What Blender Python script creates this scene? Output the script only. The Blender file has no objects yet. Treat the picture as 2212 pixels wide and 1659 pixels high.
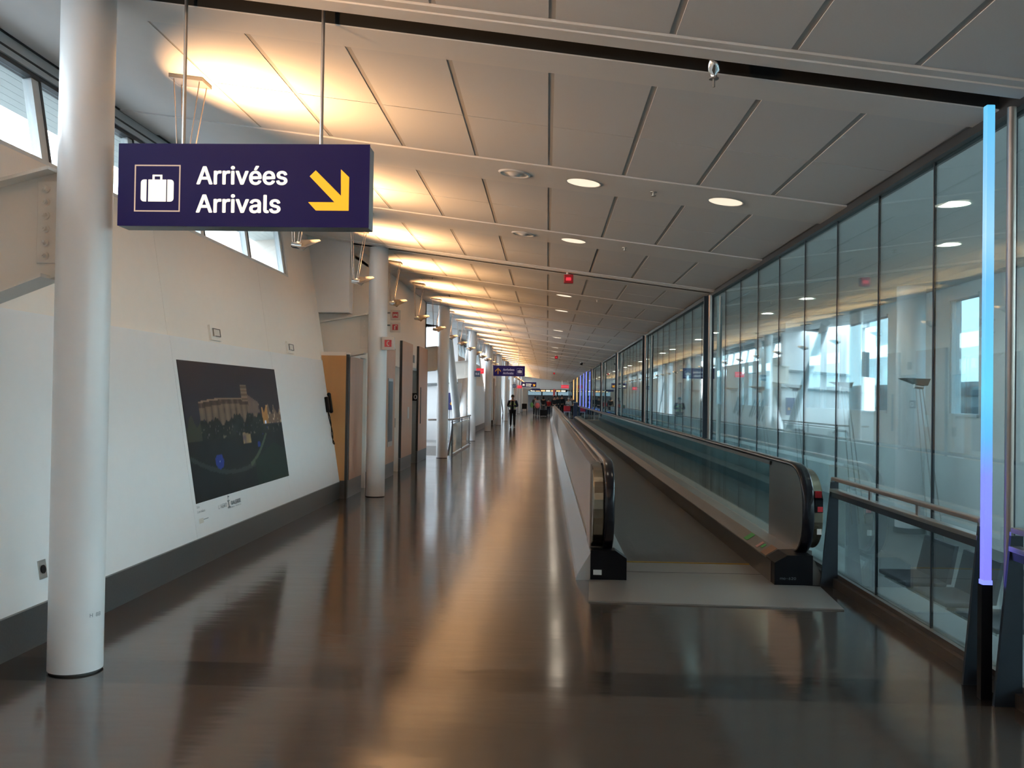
import bpy, math, random
from mathutils import Matrix, Vector, Euler
random.seed(7)
S = bpy.context.scene
COL = S.collection
R = math.radians
# ------------------------------------------------------------------ camera, world, exposure
F_PX = 2010.0
CAM = (0.0, 0.0, 1.65)
cd = bpy.data.cameras.new('camera'); cam = bpy.data.objects.new('camera', cd); COL.objects.link(cam)
cd.sensor_width = 36.0; cd.lens = 36.0 * F_PX / 2212.0; cd.clip_end = 500; cd.clip_start = 0.05
YAW, PITCH, ROLL = 2.148, 0.78, 0.85
cam.matrix_world = Matrix.Translation(CAM) @ Matrix.Rotation(R(YAW), 4, 'Z') @ Matrix.Rotation(R(90 + PITCH), 4, 'X') @ Matrix.Rotation(R(ROLL), 4, 'Z')
S.camera = cam
W = bpy.data.worlds.new('world'); S.world = W; W.use_nodes = True
wn = W.node_tree.nodes; wl = W.node_tree.links; wn.clear()
wo = wn.new('ShaderNodeOutputWorld'); wb = wn.new('ShaderNodeBackground'); wl.new(wb.outputs[0], wo.inputs[0])
wt = wn.new('ShaderNodeTexCoord'); wsx = wn.new('ShaderNodeSeparateXYZ'); wr = wn.new('ShaderNodeValToRGB')
wl.new(wt.outputs['Generated'], wsx.inputs[0]); wl.new(wsx.outputs['Z'], wr.inputs[0]); wl.new(wr.outputs[0], wb.inputs[0])
wr.color_ramp.elements[0].position = 0.0; wr.color_ramp.elements[0].color = (0.72, 0.78, 0.84, 1)
wr.color_ramp.elements[1].position = 0.5; wr.color_ramp.elements[1].color = (0.84, 0.92, 1.03, 1)
WORLD = 6.0; wb.inputs[1].default_value = WORLD
S.view_settings.view_transform = 'Standard'; S.view_settings.look = 'None'
S.view_settings.gamma = 1.0; S.view_settings.use_curve_mapping = False
S.view_settings.exposure = 1.22
try:
    S.cycles.use_denoising = True
    S.cycles.max_bounces = 10; S.cycles.diffuse_bounces = 5; S.cycles.glossy_bounces = 5
    S.cycles.transparent_max_bounces = 24; S.cycles.transmission_bounces = 6
    S.cycles.caustics_reflective = False; S.cycles.caustics_refractive = False
    S.cycles.sample_clamp_indirect = 6.0
except Exception: pass

# ------------------------------------------------------------------ materials
def srgb(r, g, b):
    f = lambda c: (c/255/12.92) if c/255 <= 0.04045 else ((c/255+0.055)/1.055)**2.4
    return (f(r), f(g), f(b), 1)
def mat(name, col, rough=0.5, metal=0.0, noise=0.06, scale=8.0, bump=0.0, bscale=40.0, spec=0.5, emit=None, estr=0.0, stretch=None, coat=0.0):
    m = bpy.data.materials.new(name); m.use_nodes = True
    n = m.node_tree.nodes; l = m.node_tree.links
    b = n['Principled BSDF']
    b.inputs['Roughness'].default_value = rough; b.inputs['Metallic'].default_value = metal
    b.inputs['Specular IOR Level'].default_value = spec
    b.inputs['Coat Weight'].default_value = coat
    tc = n.new('ShaderNodeTexCoord'); mp = n.new('ShaderNodeMapping'); l.new(tc.outputs['Object'], mp.inputs[0])
    if stretch: mp.inputs['Scale'].default_value = stretch
    nz = n.new('ShaderNodeTexNoise'); nz.inputs['Scale'].default_value = scale; nz.inputs['Detail'].default_value = 4
    l.new(mp.outputs[0], nz.inputs['Vector'])
    mx = n.new('ShaderNodeMix'); mx.data_type = 'RGBA'
    mx.inputs[6].default_value = tuple(min(1, c*(1-noise)) for c in col[:3]) + (1,)
    mx.inputs[7].default_value = tuple(min(1, c*(1+noise)) for c in col[:3]) + (1,)
    l.new(nz.outputs[0], mx.inputs[0]); l.new(mx.outputs[2], b.inputs['Base Color'])
    if bump > 0:
        nb = n.new('ShaderNodeTexNoise'); nb.inputs['Scale'].default_value = bscale; l.new(mp.outputs[0], nb.inputs['Vector'])
        bp = n.new('ShaderNodeBump'); bp.inputs['Strength'].default_value = bump; bp.inputs['Distance'].default_value = 0.01
        l.new(nb.outputs[0], bp.inputs['Height']); l.new(bp.outputs[0], b.inputs['Normal'])
    if emit:
        b.inputs['Emission Color'].default_value = emit; b.inputs['Emission Strength'].default_value = estr
    return m
def lin(r, g, b): return (r, g, b, 1)
M = {}
M['gypsum'] = mat('gypsum', lin(.80, .78, .76), .85, noise=.02)
M['tile'] = mat('ceiling_tile', lin(.745, .74, .74), .9, noise=.03, scale=120, bump=.06, bscale=250)
M['tile_gap_shade'] = mat('tile_gap_shade', lin(.50, .48, .46), .9)  # shadow of the tile joints put into a darker grey
M['slot'] = mat('slot_black', lin(.02, .02, .02), .8)
M['wall_panel'] = mat('wall_panel', lin(.83, .835, .85), .35, noise=.02, spec=.35)  # white with a little cool daylight mixed into the tint
M['wall_warm_lit'] = mat('wall_warm_lit', lin(.86, .795, .73), .8, noise=.02)  # white wall with the warm bounce light painted into its colour
M['white_wall'] = mat('white_wall', lin(.82, .82, .83), .7, noise=.02)
M['column'] = mat('column_paint', lin(.80, .80, .81), .28, noise=.02, spec=.5)
M['beam'] = mat('beam_paint', lin(.70, .655, .60), .45, noise=.03)
M['base'] = mat('base_stone', lin(.075, .078, .08), .35, noise=.25, scale=60)
M['base_trim'] = mat('base_trim', lin(.35, .35, .35), .4, .3)
M['reflector'] = mat('reflector_sheet', lin(.10, .092, .085), .5, .2)
M['wood'] = mat('wood_veneer', lin(.52, .285, .175), .42, noise=.14, scale=5, stretch=(1, 1, .12), bump=.03)
M['wood_warm_lit'] = mat('wood_veneer_warm_lit', lin(.50, .25, .09), .42, noise=.2, scale=5, stretch=(1, 1, .12), bump=.03)  # same veneer with warm lamp light put into the colour
M['dark'] = mat('dark_edge', lin(.03, .03, .032), .5)
M['steel'] = mat('brushed_steel', lin(.42, .40, .38), .28, .9, noise=.08, scale=14, stretch=(1, .05, 1))
M['steel_light'] = mat('polished_steel', lin(.62, .61, .61), .24, .55, noise=.10, scale=2, bump=.6, bscale=3, stretch=(1, .6, 1))
M['alu'] = mat('aluminium', lin(.50, .48, .46), .32, .85, noise=.05)
M['alu_mirror'] = mat('aluminium_bright', lin(.8, .8, .8), .12, 1.0, noise=.02)
M['rubber'] = mat('rubber', lin(.006, .006, .010), .22, noise=.1, spec=.4)
M['black'] = mat('black_plastic', lin(.004, .004, .006), .4, noise=.1, spec=.15)
M['bronze'] = mat('bronze_casing', lin(.30, .26, .20), .25, .9, noise=.1)
M['deck'] = mat('deck_metal', lin(.24, .225, .21), .38, .6, noise=.06, scale=10)
M['cladding'] = mat('cladding_metal', lin(.50, .41, .35), .22, .85, noise=.06, scale=4)
M['skirt'] = mat('skirt_panel', lin(.035, .032, .033), .3, noise=.15)
M['plate'] = mat('floor_plate', lin(.25, .235, .22), .35, .35, noise=.06, scale=90)
M['yellow'] = mat('yellow_paint', lin(.45, .26, .03), .5)
M['frame_dark'] = mat('dark_blue_steel', lin(.022, .030, .042), .35, .3, noise=.1)
M['frame_brown'] = mat('brown_anodised', lin(.085, .066, .055), .35, .5, noise=.1)
M['rail'] = mat('rail_bronze', lin(.33, .27, .24), .38, .75, noise=.06)
M['window_frame'] = mat('window_frame', lin(.60, .64, .66), .4, .1)
M['frame_black'] = mat('frame_black', lin(.02, .022, .025), .4)
M['housing'] = mat('sign_housing', lin(.20, .23, .25), .45, .2)
M['red'] = mat('signal_red', lin(.50, .02, .03), .35)
M['sign_white'] = mat('sign_white', lin(.62, .60, .58), .4)
M['sign_pink'] = mat('sign_red', lin(.48, .05, .07), .4)
M['soffit'] = mat('soffit_panel', lin(.52, .60, .62), .6)
M['concrete'] = mat('pale_concrete', lin(.20, .21, .215), .8, noise=.08)
M['ground'] = mat('apron', lin(.10, .105, .11), .9, noise=.12, scale=1)
M['hall_wall'] = mat('hall_wall', lin(.66, .68, .68), .8, noise=.05)
M['hall_floor'] = mat('hall_floor', lin(.20, .22, .22), .5, noise=.2, scale=.6)
M['navy'] = mat('navy_sign', lin(.018, .022, .12), .35, noise=.05)
M['skin'] = mat('skin', lin(.42, .22, .15), .55)
M['hair'] = mat('hair_dark', lin(.012, .010, .009), .6)
M['hair_grey'] = mat('hair_grey', lin(.35, .35, .34), .6)
M['cloth_black'] = mat('cloth_black', lin(.012, .013, .018), .9)
M['cloth_navy'] = mat('cloth_navy', lin(.015, .022, .045), .9)
M['cloth_grey'] = mat('cloth_grey', lin(.42, .43, .44), .9)
M['cloth_dgrey'] = mat('cloth_dark_grey', lin(.06, .065, .075), .9)
M['cloth_red'] = mat('cloth_red', lin(.42, .02, .03), .9)
M['cloth_pink'] = mat('cloth_pink', lin(.80, .18, .18), .9)
M['cloth_green'] = mat('cloth_green', lin(.20, .55, .18), .9)
M['hivis'] = mat('hi_vis', lin(.42, .68, .04), .7)
M['reflective'] = mat('reflective_tape', lin(.6, .6, .55), .4)
M['end_wall'] = mat('end_wall', lin(.10, .105, .11), .7)
M['flag_blue'] = mat('flag_blue', lin(.03, .045, .085), .4)
M['lilac'] = mat('lilac_counter', lin(.33, .24, .36), .6)
M['beige'] = mat('beige_box', lin(.40, .35, .30), .6)
M['white_paint'] = mat('white_paint', lin(.75, .75, .74), .5)

def emis(name, col, s, base=(.02, .02, .02, 1)):
    return mat(name, base, .4, noise=0.0, emit=col, estr=s)
M['e_white'] = emis('lit_letter', (1, .90, .66, 1), .62)
M['e_frame'] = emis('lit_frame', (1, .70, .50, 1), .28)
M['e_yellow'] = emis('lit_arrow', (1, .40, .005, 1), .60)
M['u_letter'] = mat('plain_letter', lin(.85, .84, .88), .5)
M['u_yellow'] = mat('plain_arrow', lin(.75, .36, .03), .5)
M['face'] = mat('sign_face', lin(.005, .003, .040), .45, noise=.04, spec=.2, emit=(.014, .008, .085, 1), estr=.16)
M['downlight'] = emis('downlight_bowl', (1, .82, .62, 1), .42, (.8, .8, .78, 1))
M['e_red'] = emis('lit_red', (1, .05, .08, 1), .3, (.4, .02, .03, 1))
M['e_orange'] = emis('led_orange', (1, .42, .10, 1), 1.0)
M['e_blue'] = emis('led_blue', (.16, .20, 1, 1), .8)
M['e_screen'] = emis('screen_row', (1, .55, .25, 1), .6)
M['hall_fill_glow'] = emis('hall_fill_glow', (.85, 1, .98, 1), 3.0)  # glow of the added hall fill lamps
M['lamp'] = emis('uplight_lamp', (1, .62, .30, 1), 1.2)

def glass(name, tint, r0, k, rough=0.0, gtint=(.86, .96, 1, 1)):
    m = bpy.data.materials.new(name); m.use_nodes = True
    n = m.node_tree.nodes; l = m.node_tree.links; n.clear()
    o = n.new('ShaderNodeOutputMaterial'); mx = n.new('ShaderNodeMixShader'); t = n.new('ShaderNodeBsdfTransparent'); g = n.new('ShaderNodeBsdfGlossy')
    t.inputs[0].default_value = tint; g.inputs[0].default_value = gtint; g.inputs['Roughness'].default_value = rough
    lw = n.new('ShaderNodeLayerWeight'); lw.inputs['Blend'].default_value = 0.5
    p = n.new('ShaderNodeMath'); p.operation = 'POWER'; p.inputs[1].default_value = k; l.new(lw.outputs['Facing'], p.inputs[0])
    q = n.new('ShaderNodeMath'); q.operation = 'MULTIPLY_ADD'; q.inputs[1].default_value = 1 - r0; q.inputs[2].default_value = r0; l.new(p.outputs[0], q.inputs[0])
    l.new(q.outputs[0], mx.inputs[0]); l.new(t.outputs[0], mx.inputs[1]); l.new(g.outputs[0], mx.inputs[2]); l.new(mx.outputs[0], o.inputs[0])
    return m
M['glass_wall'] = glass('teal_glass', (.80, .90, .90, 1), .04, 3.0, .02, (.82, .98, 1.0, 1))
M['glass_clear'] = glass('clear_glass', (.92, .96, .96, 1), .03, 4.0, .0)
M['glass_rail'] = glass('balustrade_glass', (.90, .97, .97, 1), .05, 2.6, .02, (.75, .92, .95, 1))

M['glass_hall'] = glass('hall_window_glass', (.42, .50, .53, 1), .03, 4.0, .0)
M['glass_dark'] = glass('tinted_glass', (.16, .19, .20, 1), .03, 4.0, .0)
def floor_material():
    m = mat('polished_terrazzo', lin(.036, .030, .026), .13, noise=.0, spec=.5)
    n = m.node_tree.nodes; l = m.node_tree.links; b = n['Principled BSDF']
    geo = n.new('ShaderNodeNewGeometry'); sp = n.new('ShaderNodeSeparateXYZ'); l.new(geo.outputs['Position'], sp.inputs[0])
    def mth(op, a, b_=None, c=None):
        x = n.new('ShaderNodeMath'); x.operation = op
        for i, v in enumerate((a, b_, c)):
            if v is None: continue
            if isinstance(v, (int, float)): x.inputs[i].default_value = v
            else: l.new(v, x.inputs[i])
        return x.outputs[0]
    # inlaid darker bands of the floor: across at every column line and one along the corridor
    yy = mth('ADD', sp.outputs['Y'], 96 - 5.42 + 4.8)
    yy = mth('MODULO', yy, 9.6); yy = mth('SUBTRACT', yy, 4.8); yy = mth('ABSOLUTE', yy); by = mth('LESS_THAN', yy, .225)
    xx = mth('SUBTRACT', sp.outputs['X'], .16); xx = mth('ABSOLUTE', xx); bx = mth('LESS_THAN', xx, .16)
    ya = mth('GREATER_THAN', sp.outputs['Y'], 5.5); bx = mth('MULTIPLY', bx, ya)
    band = mth('MAXIMUM', by, bx)
    nz = n.new('ShaderNodeTexNoise'); nz.inputs['Scale'].default_value = 55; nz.inputs['Detail'].default_value = 6
    tc = n.new('ShaderNodeTexCoord'); l.new(tc.outputs['Object'], nz.inputs['Vector'])
    n2 = n.new('ShaderNodeTexNoise'); n2.inputs['Scale'].default_value = 1.3; l.new(tc.outputs['Object'], n2.inputs['Vector'])
    cr = n.new('ShaderNodeValToRGB'); cr.color_ramp.elements[0].position = .3; cr.color_ramp.elements[1].position = .7
    cr.color_ramp.elements[0].color = (.054, .043, .036, 1); cr.color_ramp.elements[1].color = (.070, .056, .047, 1)
    l.new(nz.outputs[0], cr.inputs[0])
    mx = n.new('ShaderNodeMix'); mx.data_type = 'RGBA'; mx.blend_type = 'MULTIPLY'
    l.new(band, mx.inputs[0]); l.new(cr.outputs[0], mx.inputs[6]); mx.inputs[7].default_value = (.38, .39, .42, 1)
    l.new(mx.outputs[2], b.inputs['Base Color'])
    rr = mth('MULTIPLY_ADD', n2.outputs[0], .08, .09); l.new(rr, b.inputs['Roughness'])
    # slight waviness of the polish
    mp = n.new('ShaderNodeMapping'); mp.inputs['Scale'].default_value = (1.2, 3.5, 1); l.new(tc.outputs['Object'], mp.inputs[0])
    n3 = n.new('ShaderNodeTexNoise'); n3.inputs['Scale'].default_value = 1.6; n3.inputs['Detail'].default_value = 2; l.new(mp.outputs[0], n3.inputs['Vector'])
    bp = n.new('ShaderNodeBump'); bp.inputs['Strength'].default_value = .12; bp.inputs['Distance'].default_value = .012
    l.new(n3.outputs[0], bp.inputs['Height']); l.new(bp.outputs[0], b.inputs['Normal'])
    return m
M['floor'] = floor_material()

def led_material():
    m = mat('led_gradient', lin(.1, .1, .1), .3)
    n = m.node_tree.nodes; l = m.node_tree.links; b = n['Principled BSDF']
    geo = n.new('ShaderNodeNewGeometry'); sp = n.new('ShaderNodeSeparateXYZ'); l.new(geo.outputs['Position'], sp.inputs[0])
    mr = n.new('ShaderNodeMapRange'); mr.inputs[1].default_value = .65; mr.inputs[2].default_value = 3.35; l.new(sp.outputs['Z'], mr.inputs[0])
    cr = n.new('ShaderNodeValToRGB'); l.new(mr.outputs[0], cr.inputs[0])
    e = cr.color_ramp.elements
    e[0].position = 0; e[0].color = (.17, .16, .95, 1)
    e[1].position = 1; e[1].color = (.07, .40, .66, 1)
    for p, c in ((.22, (.15, .20, .95, 1)), (.30, (.07, .35, .70, 1)), (.40, (.08, .48, .72, 1)), (.62, (.09, .38, .82, 1)), (.72, (.22, .48, .80, 1)), (.85, (.13, .40, .75, 1))):
        x = e.new(p); x.color = c
    l.new(cr.outputs[0], b.inputs['Emission Color']); b.inputs['Emission Strength'].default_value = .62
    return m
M['led'] = led_material()

def belt_material():
    m = mat('belt_grooved', lin(.085, .078, .072), .55, noise=.1)
    n = m.node_tree.nodes; l = m.node_tree.links; b = n['Principled BSDF']
    tc = n.new('ShaderNodeTexCoord'); wv = n.new('ShaderNodeTexWave'); wv.inputs['Scale'].default_value = 22; wv.bands_direction = 'X'
    l.new(tc.outputs['Object'], wv.inputs['Vector'])
    bp = n.new('ShaderNodeBump'); bp.inputs['Strength'].default_value = .35; bp.inputs['Distance'].default_value = .004
    l.new(wv.outputs[0], bp.inputs['Height']); l.new(bp.outputs[0], b.inputs['Normal'])
    return m
M['belt'] = belt_material()
def attr_material(name, attr):
    m = mat(name, lin(.1, .1, .1), .45, spec=.3); n = m.node_tree.nodes; l = m.node_tree.links
    a = n.new('ShaderNodeVertexColor'); a.layer_name = attr
    n['Principled BSDF'].inputs['Specular IOR Level'].default_value = .12
    l.new(a.outputs[0], n['Principled BSDF'].inputs['Base Color']); return m
M['poster'] = attr_material('poster_print', 'print')

# ------------------------------------------------------------------ mesh helpers
ORG = {}
def origin(o):
    return ORG.get(o.name, Vector((0, 0, 0))) if o else Vector((0, 0, 0))
def tag(o, label=None, cat=None, group=None, kind=None):
    if label: o['label'] = label
    if cat: o['category'] = cat
    if group: o['group'] = group
    if kind: o['kind'] = kind
    return o
def thing(name, label, cat, loc=(0, 0, 0), group=None):
    o = bpy.data.objects.new(name, None); COL.objects.link(o); o.location = loc; o.empty_display_size = .1
    ORG[o.name] = Vector(loc); return tag(o, label, cat, group)
class MB:
    def __init__(s): s.v = []; s.f = []; s.sm = []
    def add(s, vs, fs, smooth=False):
        b = len(s.v); s.v += [tuple(v) for v in vs]
        for f in fs: s.f.append(tuple(i + b for i in f)); s.sm.append(smooth)
        return s
    def box(s, x0, x1, y0, y1, z0, z1):
        if x0 > x1: x0, x1 = x1, x0
        if y0 > y1: y0, y1 = y1, y0
        if z0 > z1: z0, z1 = z1, z0
        return s.hexa([(x0, y0, z0), (x1, y0, z0), (x1, y1, z0), (x0, y1, z0), (x0, y0, z1), (x1, y0, z1), (x1, y1, z1), (x0, y1, z1)])
    def hexa(s, p):
        return s.add(p, [(3, 2, 1, 0), (4, 5, 6, 7), (0, 1, 5, 4), (1, 2, 6, 5), (2, 3, 7, 6), (3, 0, 4, 7)])
    def prism(s, poly, axis, a0, a1, smooth=False):
        # poly: (u,v) counter-clockwise; axis y: (x,z); axis x: (y,z); axis z: (x,y)
        def P(u, v, a):
            return (u, a, v) if axis == 'y' else ((a, u, v) if axis == 'x' else (u, v, a))
        n = len(poly); vs = [P(u, v, a0) for u, v in poly] + [P(u, v, a1) for u, v in poly]
        ar = sum(poly[i][0]*poly[(i+1) % n][1] - poly[(i+1) % n][0]*poly[i][1] for i in range(n))
        up = (ar > 0) == (axis != 'y')
        if (a1 < a0): up = not up
        fs = []
        if up:
            fs = [tuple(range(n-1, -1, -1)), tuple(range(n, 2*n))]
            side = [(i, (i+1) % n, n+(i+1) % n, n+i) for i in range(n)]
        else:
            fs = [tuple(range(n)), tuple(range(2*n-1, n-1, -1))]
            side = [((i+1) % n, i, n+i, n+(i+1) % n) for i in range(n)]
        s.add(vs, fs + side, False)
        if smooth:
            for i in range(len(s.sm) - n, len(s.sm)): s.sm[i] = True
        return s
    def cyl(s, p0, p1, r0, r1=None, n=16, caps=True):
        r1 = r0 if r1 is None else r1
        p0 = Vector(p0); p1 = Vector(p1); d = (p1 - p0).normalized()
        a = d.orthogonal().normalized(); b = d.cross(a)
        vs = []
        for p, r in ((p0, r0), (p1, r1)):
            for i in range(n):
                t = 2*math.pi*i/n; vs.append(p + a*math.cos(t)*r + b*math.sin(t)*r)
        s.add(vs, [(i, (i+1) % n, n+(i+1) % n, n+i) for i in range(n)], True)
        if caps: s.add(vs, [tuple(range(n-1, -1, -1)), tuple(range(n, 2*n))], False)
        return s
    def tube(s, pts, r, n=10):
        for i in range(len(pts)-1): s.cyl(pts[i], pts[i+1], r, n=n)
        for p in pts[1:-1]: s.ball(p, r*1.02, n=n)
        return s
    def ball(s, c, r, rz=None, ry=None, n=12, m=8):
        rz = r if rz is None else rz; ry = r if ry is None else ry
        vs = []; fs = []
        for j in range(m+1):
            ph = math.pi*j/m - math.pi/2
            for i in range(n):
                t = 2*math.pi*i/n
                vs.append((c[0]+r*math.cos(ph)*math.cos(t), c[1]+ry*math.cos(ph)*math.sin(t), c[2]+rz*math.sin(ph)))
        for j in range(m):
            for i in range(n): fs.append((j*n+i, j*n+(i+1) % n, (j+1)*n+(i+1) % n, (j+1)*n+i))
        return s.add(vs, fs, True)
    def lathe(s, prof, c, n=24):
        vs = []; fs = []
        for r, z in prof:
            for i in range(n):
                t = 2*math.pi*i/n; vs.append((c[0]+r*math.cos(t), c[1]+r*math.sin(t), c[2]+z))
        for j in range(len(prof)-1):
            for i in range(n): fs.append((j*n+i, j*n+(i+1) % n, (j+1)*n+(i+1) % n, (j+1)*n+i))
        return s.add(vs, fs, True)
    def band(s, path, x0, x1, t):
        # path of (y,z); ribbon between x0..x1 with thickness t inward
        n = len(path); vs = []
        for i, (y, z) in enumerate(path):
            a = path[max(0, i-1)]; b = path[min(n-1, i+1)]
            dy, dz = b[0]-a[0], b[1]-a[1]; L = math.hypot(dy, dz) or 1; ny, nz = -dz/L, dy/L
            vs += [(x0, y, z), (x1, y, z), (x1, y+ny*t, z+nz*t), (x0, y+ny*t, z+nz*t)]
        fs = []
        for i in range(n-1):
            a, b = i*4, i*4+4
            for k in range(4): fs.append((a+k, a+(k+1) % 4, b+(k+1) % 4, b+k))
        fs += [(3, 2, 1, 0), tuple((n-1)*4+k for k in range(4))]
        s.add(vs, fs, False)
        return s
    def build(s, name, m, parent=None, bevel=0.0, fix=True):
        me = bpy.data.meshes.new(name); o = bpy.data.objects.new(name, me); COL.objects.link(o)
        og = origin(parent)
        me.from_pydata([(v[0]-og.x, v[1]-og.y, v[2]-og.z) for v in s.v], [], s.f)
        me.polygons.foreach_set('use_smooth', s.sm)
        me.materials.append(M[m] if isinstance(m, str) else m)
        me.update()
        if parent: o.parent = parent; ORG[o.name] = og
        if bevel > 0:
            b = o.modifiers.new('bevel', 'BEVEL'); b.width = bevel; b.segments = 2; b.limit_method = 'ANGLE'
            b.harden_normals = False
        return o
def copy_tree(o, parent=None):
    c = o.copy(); COL.objects.link(c); c.parent = parent
    ORG[c.name] = origin(o)
    for ch in list(o.children):
        d = copy_tree(ch, c)
    return c
def struct(o): o['kind'] = 'structure'; return o

_tc = {}
FONT = None
try:
    import os
    FONT = bpy.data.fonts.load(os.path.join(bpy.utils.system_resource('DATAFILES'), 'fonts', 'Inter.woff2'))
except Exception:
    FONT = None
def text_geo(txt, bold=0.0):
    bold = 0.0
    if (txt, bold) in _tc: return _tc[(txt, bold)]
    cu = bpy.data.curves.new('t', 'FONT'); cu.body = txt; cu.size = 1
    if FONT: cu.font = FONT
    cu.resolution_u = 4
    ob = bpy.data.objects.new('t', cu); COL.objects.link(ob)
    dg = bpy.context.evaluated_depsgraph_get(); me = bpy.data.meshes.new_from_object(ob.evaluated_get(dg))
    vs = [v.co.copy() for v in me.vertices]; fs = [tuple(p.vertices) for p in me.polygons]
    bpy.data.objects.remove(ob); bpy.data.curves.remove(cu); bpy.data.meshes.remove(me)
    x0 = min(v.x for v in vs); x1 = max(v.x for v in vs); y0 = min(v.y for v in vs); y1 = max(v.y for v in vs)
    _tc[(txt, bold)] = (vs, fs, x0, x1, y0, y1); return _tc[(txt, bold)]
def text_on(mb, txt, u0, u1, v0, capH, fn, bold=.02, nrm=(0, -1, 0)):
    """flat lettering: width u0..u1, baseline v0, cap height capH (of an A); fn maps (u,v) to a point"""
    vs, fs, x0, x1, y0, y1 = text_geo(txt, bold)
    A = text_geo('A', bold); cap = A[5] - A[4]
    sx = (u1-u0)/(x1-x0); sy = capH/cap
    # heavier strokes: the same outline laid over itself with small shifts
    sh = [(0, 0)] if bold <= 0 else [(bold*math.cos(R(45*i)), bold*.8*math.sin(R(45*i))) for i in range(8)] + [(0, 0)]
    for i, (dx, dy) in enumerate(sh):
        q = i*.0003*(1 if len(sh) > 1 else 0)
        mb.add([(p[0]+nrm[0]*q, p[1]+nrm[1]*q, p[2]+nrm[2]*q) for p in (fn(u0+(v.x-x0+dx)*sx, v0+(v.y-A[4]+dy)*sy) for v in vs)], fs)

def cz(x): return 3.697 - .1278*x
COLX = -2.76
def CY(k): return 5.42 + 9.6*k
KMAX = 11
YEND = 110.0
YBACK = -8.0

# ------------------------------------------------------------------ floor
mb = MB()
mb.box(-2.62, 2.7, YBACK, YEND+6, -.3, 0)
mb.box(-6.3, -2.62, YBACK, 25.5, -.3, 0)
mb.box(-6.3, -2.62, 32.6, YEND+6, -.3, 0)
struct(mb.build('floor', 'floor'))
struct(MB().box(-6.4, -2.5, 25.3, 32.8, -3.3, -3.2).build('floor', 'hall_floor'))
struct(MB().box(-2.62, -2.6, 25.5, 32.6, -3.2, -.3).box(-6.3, -2.6, 25.3, 25.5, -3.2, -.3).box(-6.3, -2.6, 32.6, 32.7, -3.2, -.3).build('trim_1', 'white_wall'))

# ------------------------------------------------------------------ ceiling
def cbox(mb, x0, x1, y0, y1, d0, d1):
    mb.hexa([(x0, y0, cz(x0)+d0), (x1, y0, cz(x1)+d0), (x1, y1, cz(x1)+d0), (x0, y1, cz(x0)+d0),
             (x0, y0, cz(x0)+d1), (x1, y0, cz(x1)+d1), (x1, y1, cz(x1)+d1), (x0, y1, cz(x0)+d1)])
mb = MB(); slot = MB(); lip = MB()
jy = [5.42 + 3.2*j for j in range(-5, 34)]
XL = -4.02
def left_edge(y):
    return -6.3 if (24.4 <= y <= 34.6 or 62.6 <= y <= 72.4) else XL
fields = []
for j in range(-5, 33):
    y = 5.42 + 3.2*j; xl = left_edge(y+1.6)
    iscol = (j % 3 == 0)
    if iscol:
        cbox(mb, xl, 2.66, y-.40, y-.17, -.012, .28); cbox(mb, xl, 2.66, y+.06, y+.40, -.012, .28)
        cbox(slot, xl, 2.66, y-.18, y+.06, .26, .30); cbox(slot, xl, 2.66, y-.175, y-.17, 0, .27); cbox(slot, xl, 2.66, y+.055, y+.06, -.004, .27)
        cbox(lip, -2.6, 2.62, y-.32, y-.178, -.022, -.012)
    else:
        cbox(mb, xl, 2.66, y-.40, y+.40, -.012, .28)
    cbox(mb, xl, -2.6, y+.40, y+2.8, 0, .28)
    cbox(mb, -2.6, 2.66, y+.40, y+2.8, .30, .32)
    fields.append(y)
ceil = struct(mb.build('ceiling', 'gypsum'))
slot.build('slot_lining', 'slot', ceil); lip.build('edge_molding', 'gypsum', ceil)
for y in fields:
    if y + 2.8 > YEND: continue
    t = MB(); g = MB()
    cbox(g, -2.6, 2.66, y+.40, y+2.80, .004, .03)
    for i in range(8):
        x0 = -2.6+.65*i; x1 = x0+.65
        for r in range(2):
            cbox(t, x0+.019, x1-.019, y+.40+1.2*r+.006, y+.40+1.2*(r+1)-.006, 0, .004)
    to = t.build('ceiling_tile_field', 'tile', ceil); g.build('tile_grid', 'tile_gap_shade', to)
# far bulkhead and end wall
mb = MB(); mb.box(-6.3, 2.7, YEND, YEND+.3, 2.55, 4.6)
struct(mb.build('wall_end_bulkhead', 'gypsum'))

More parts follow.
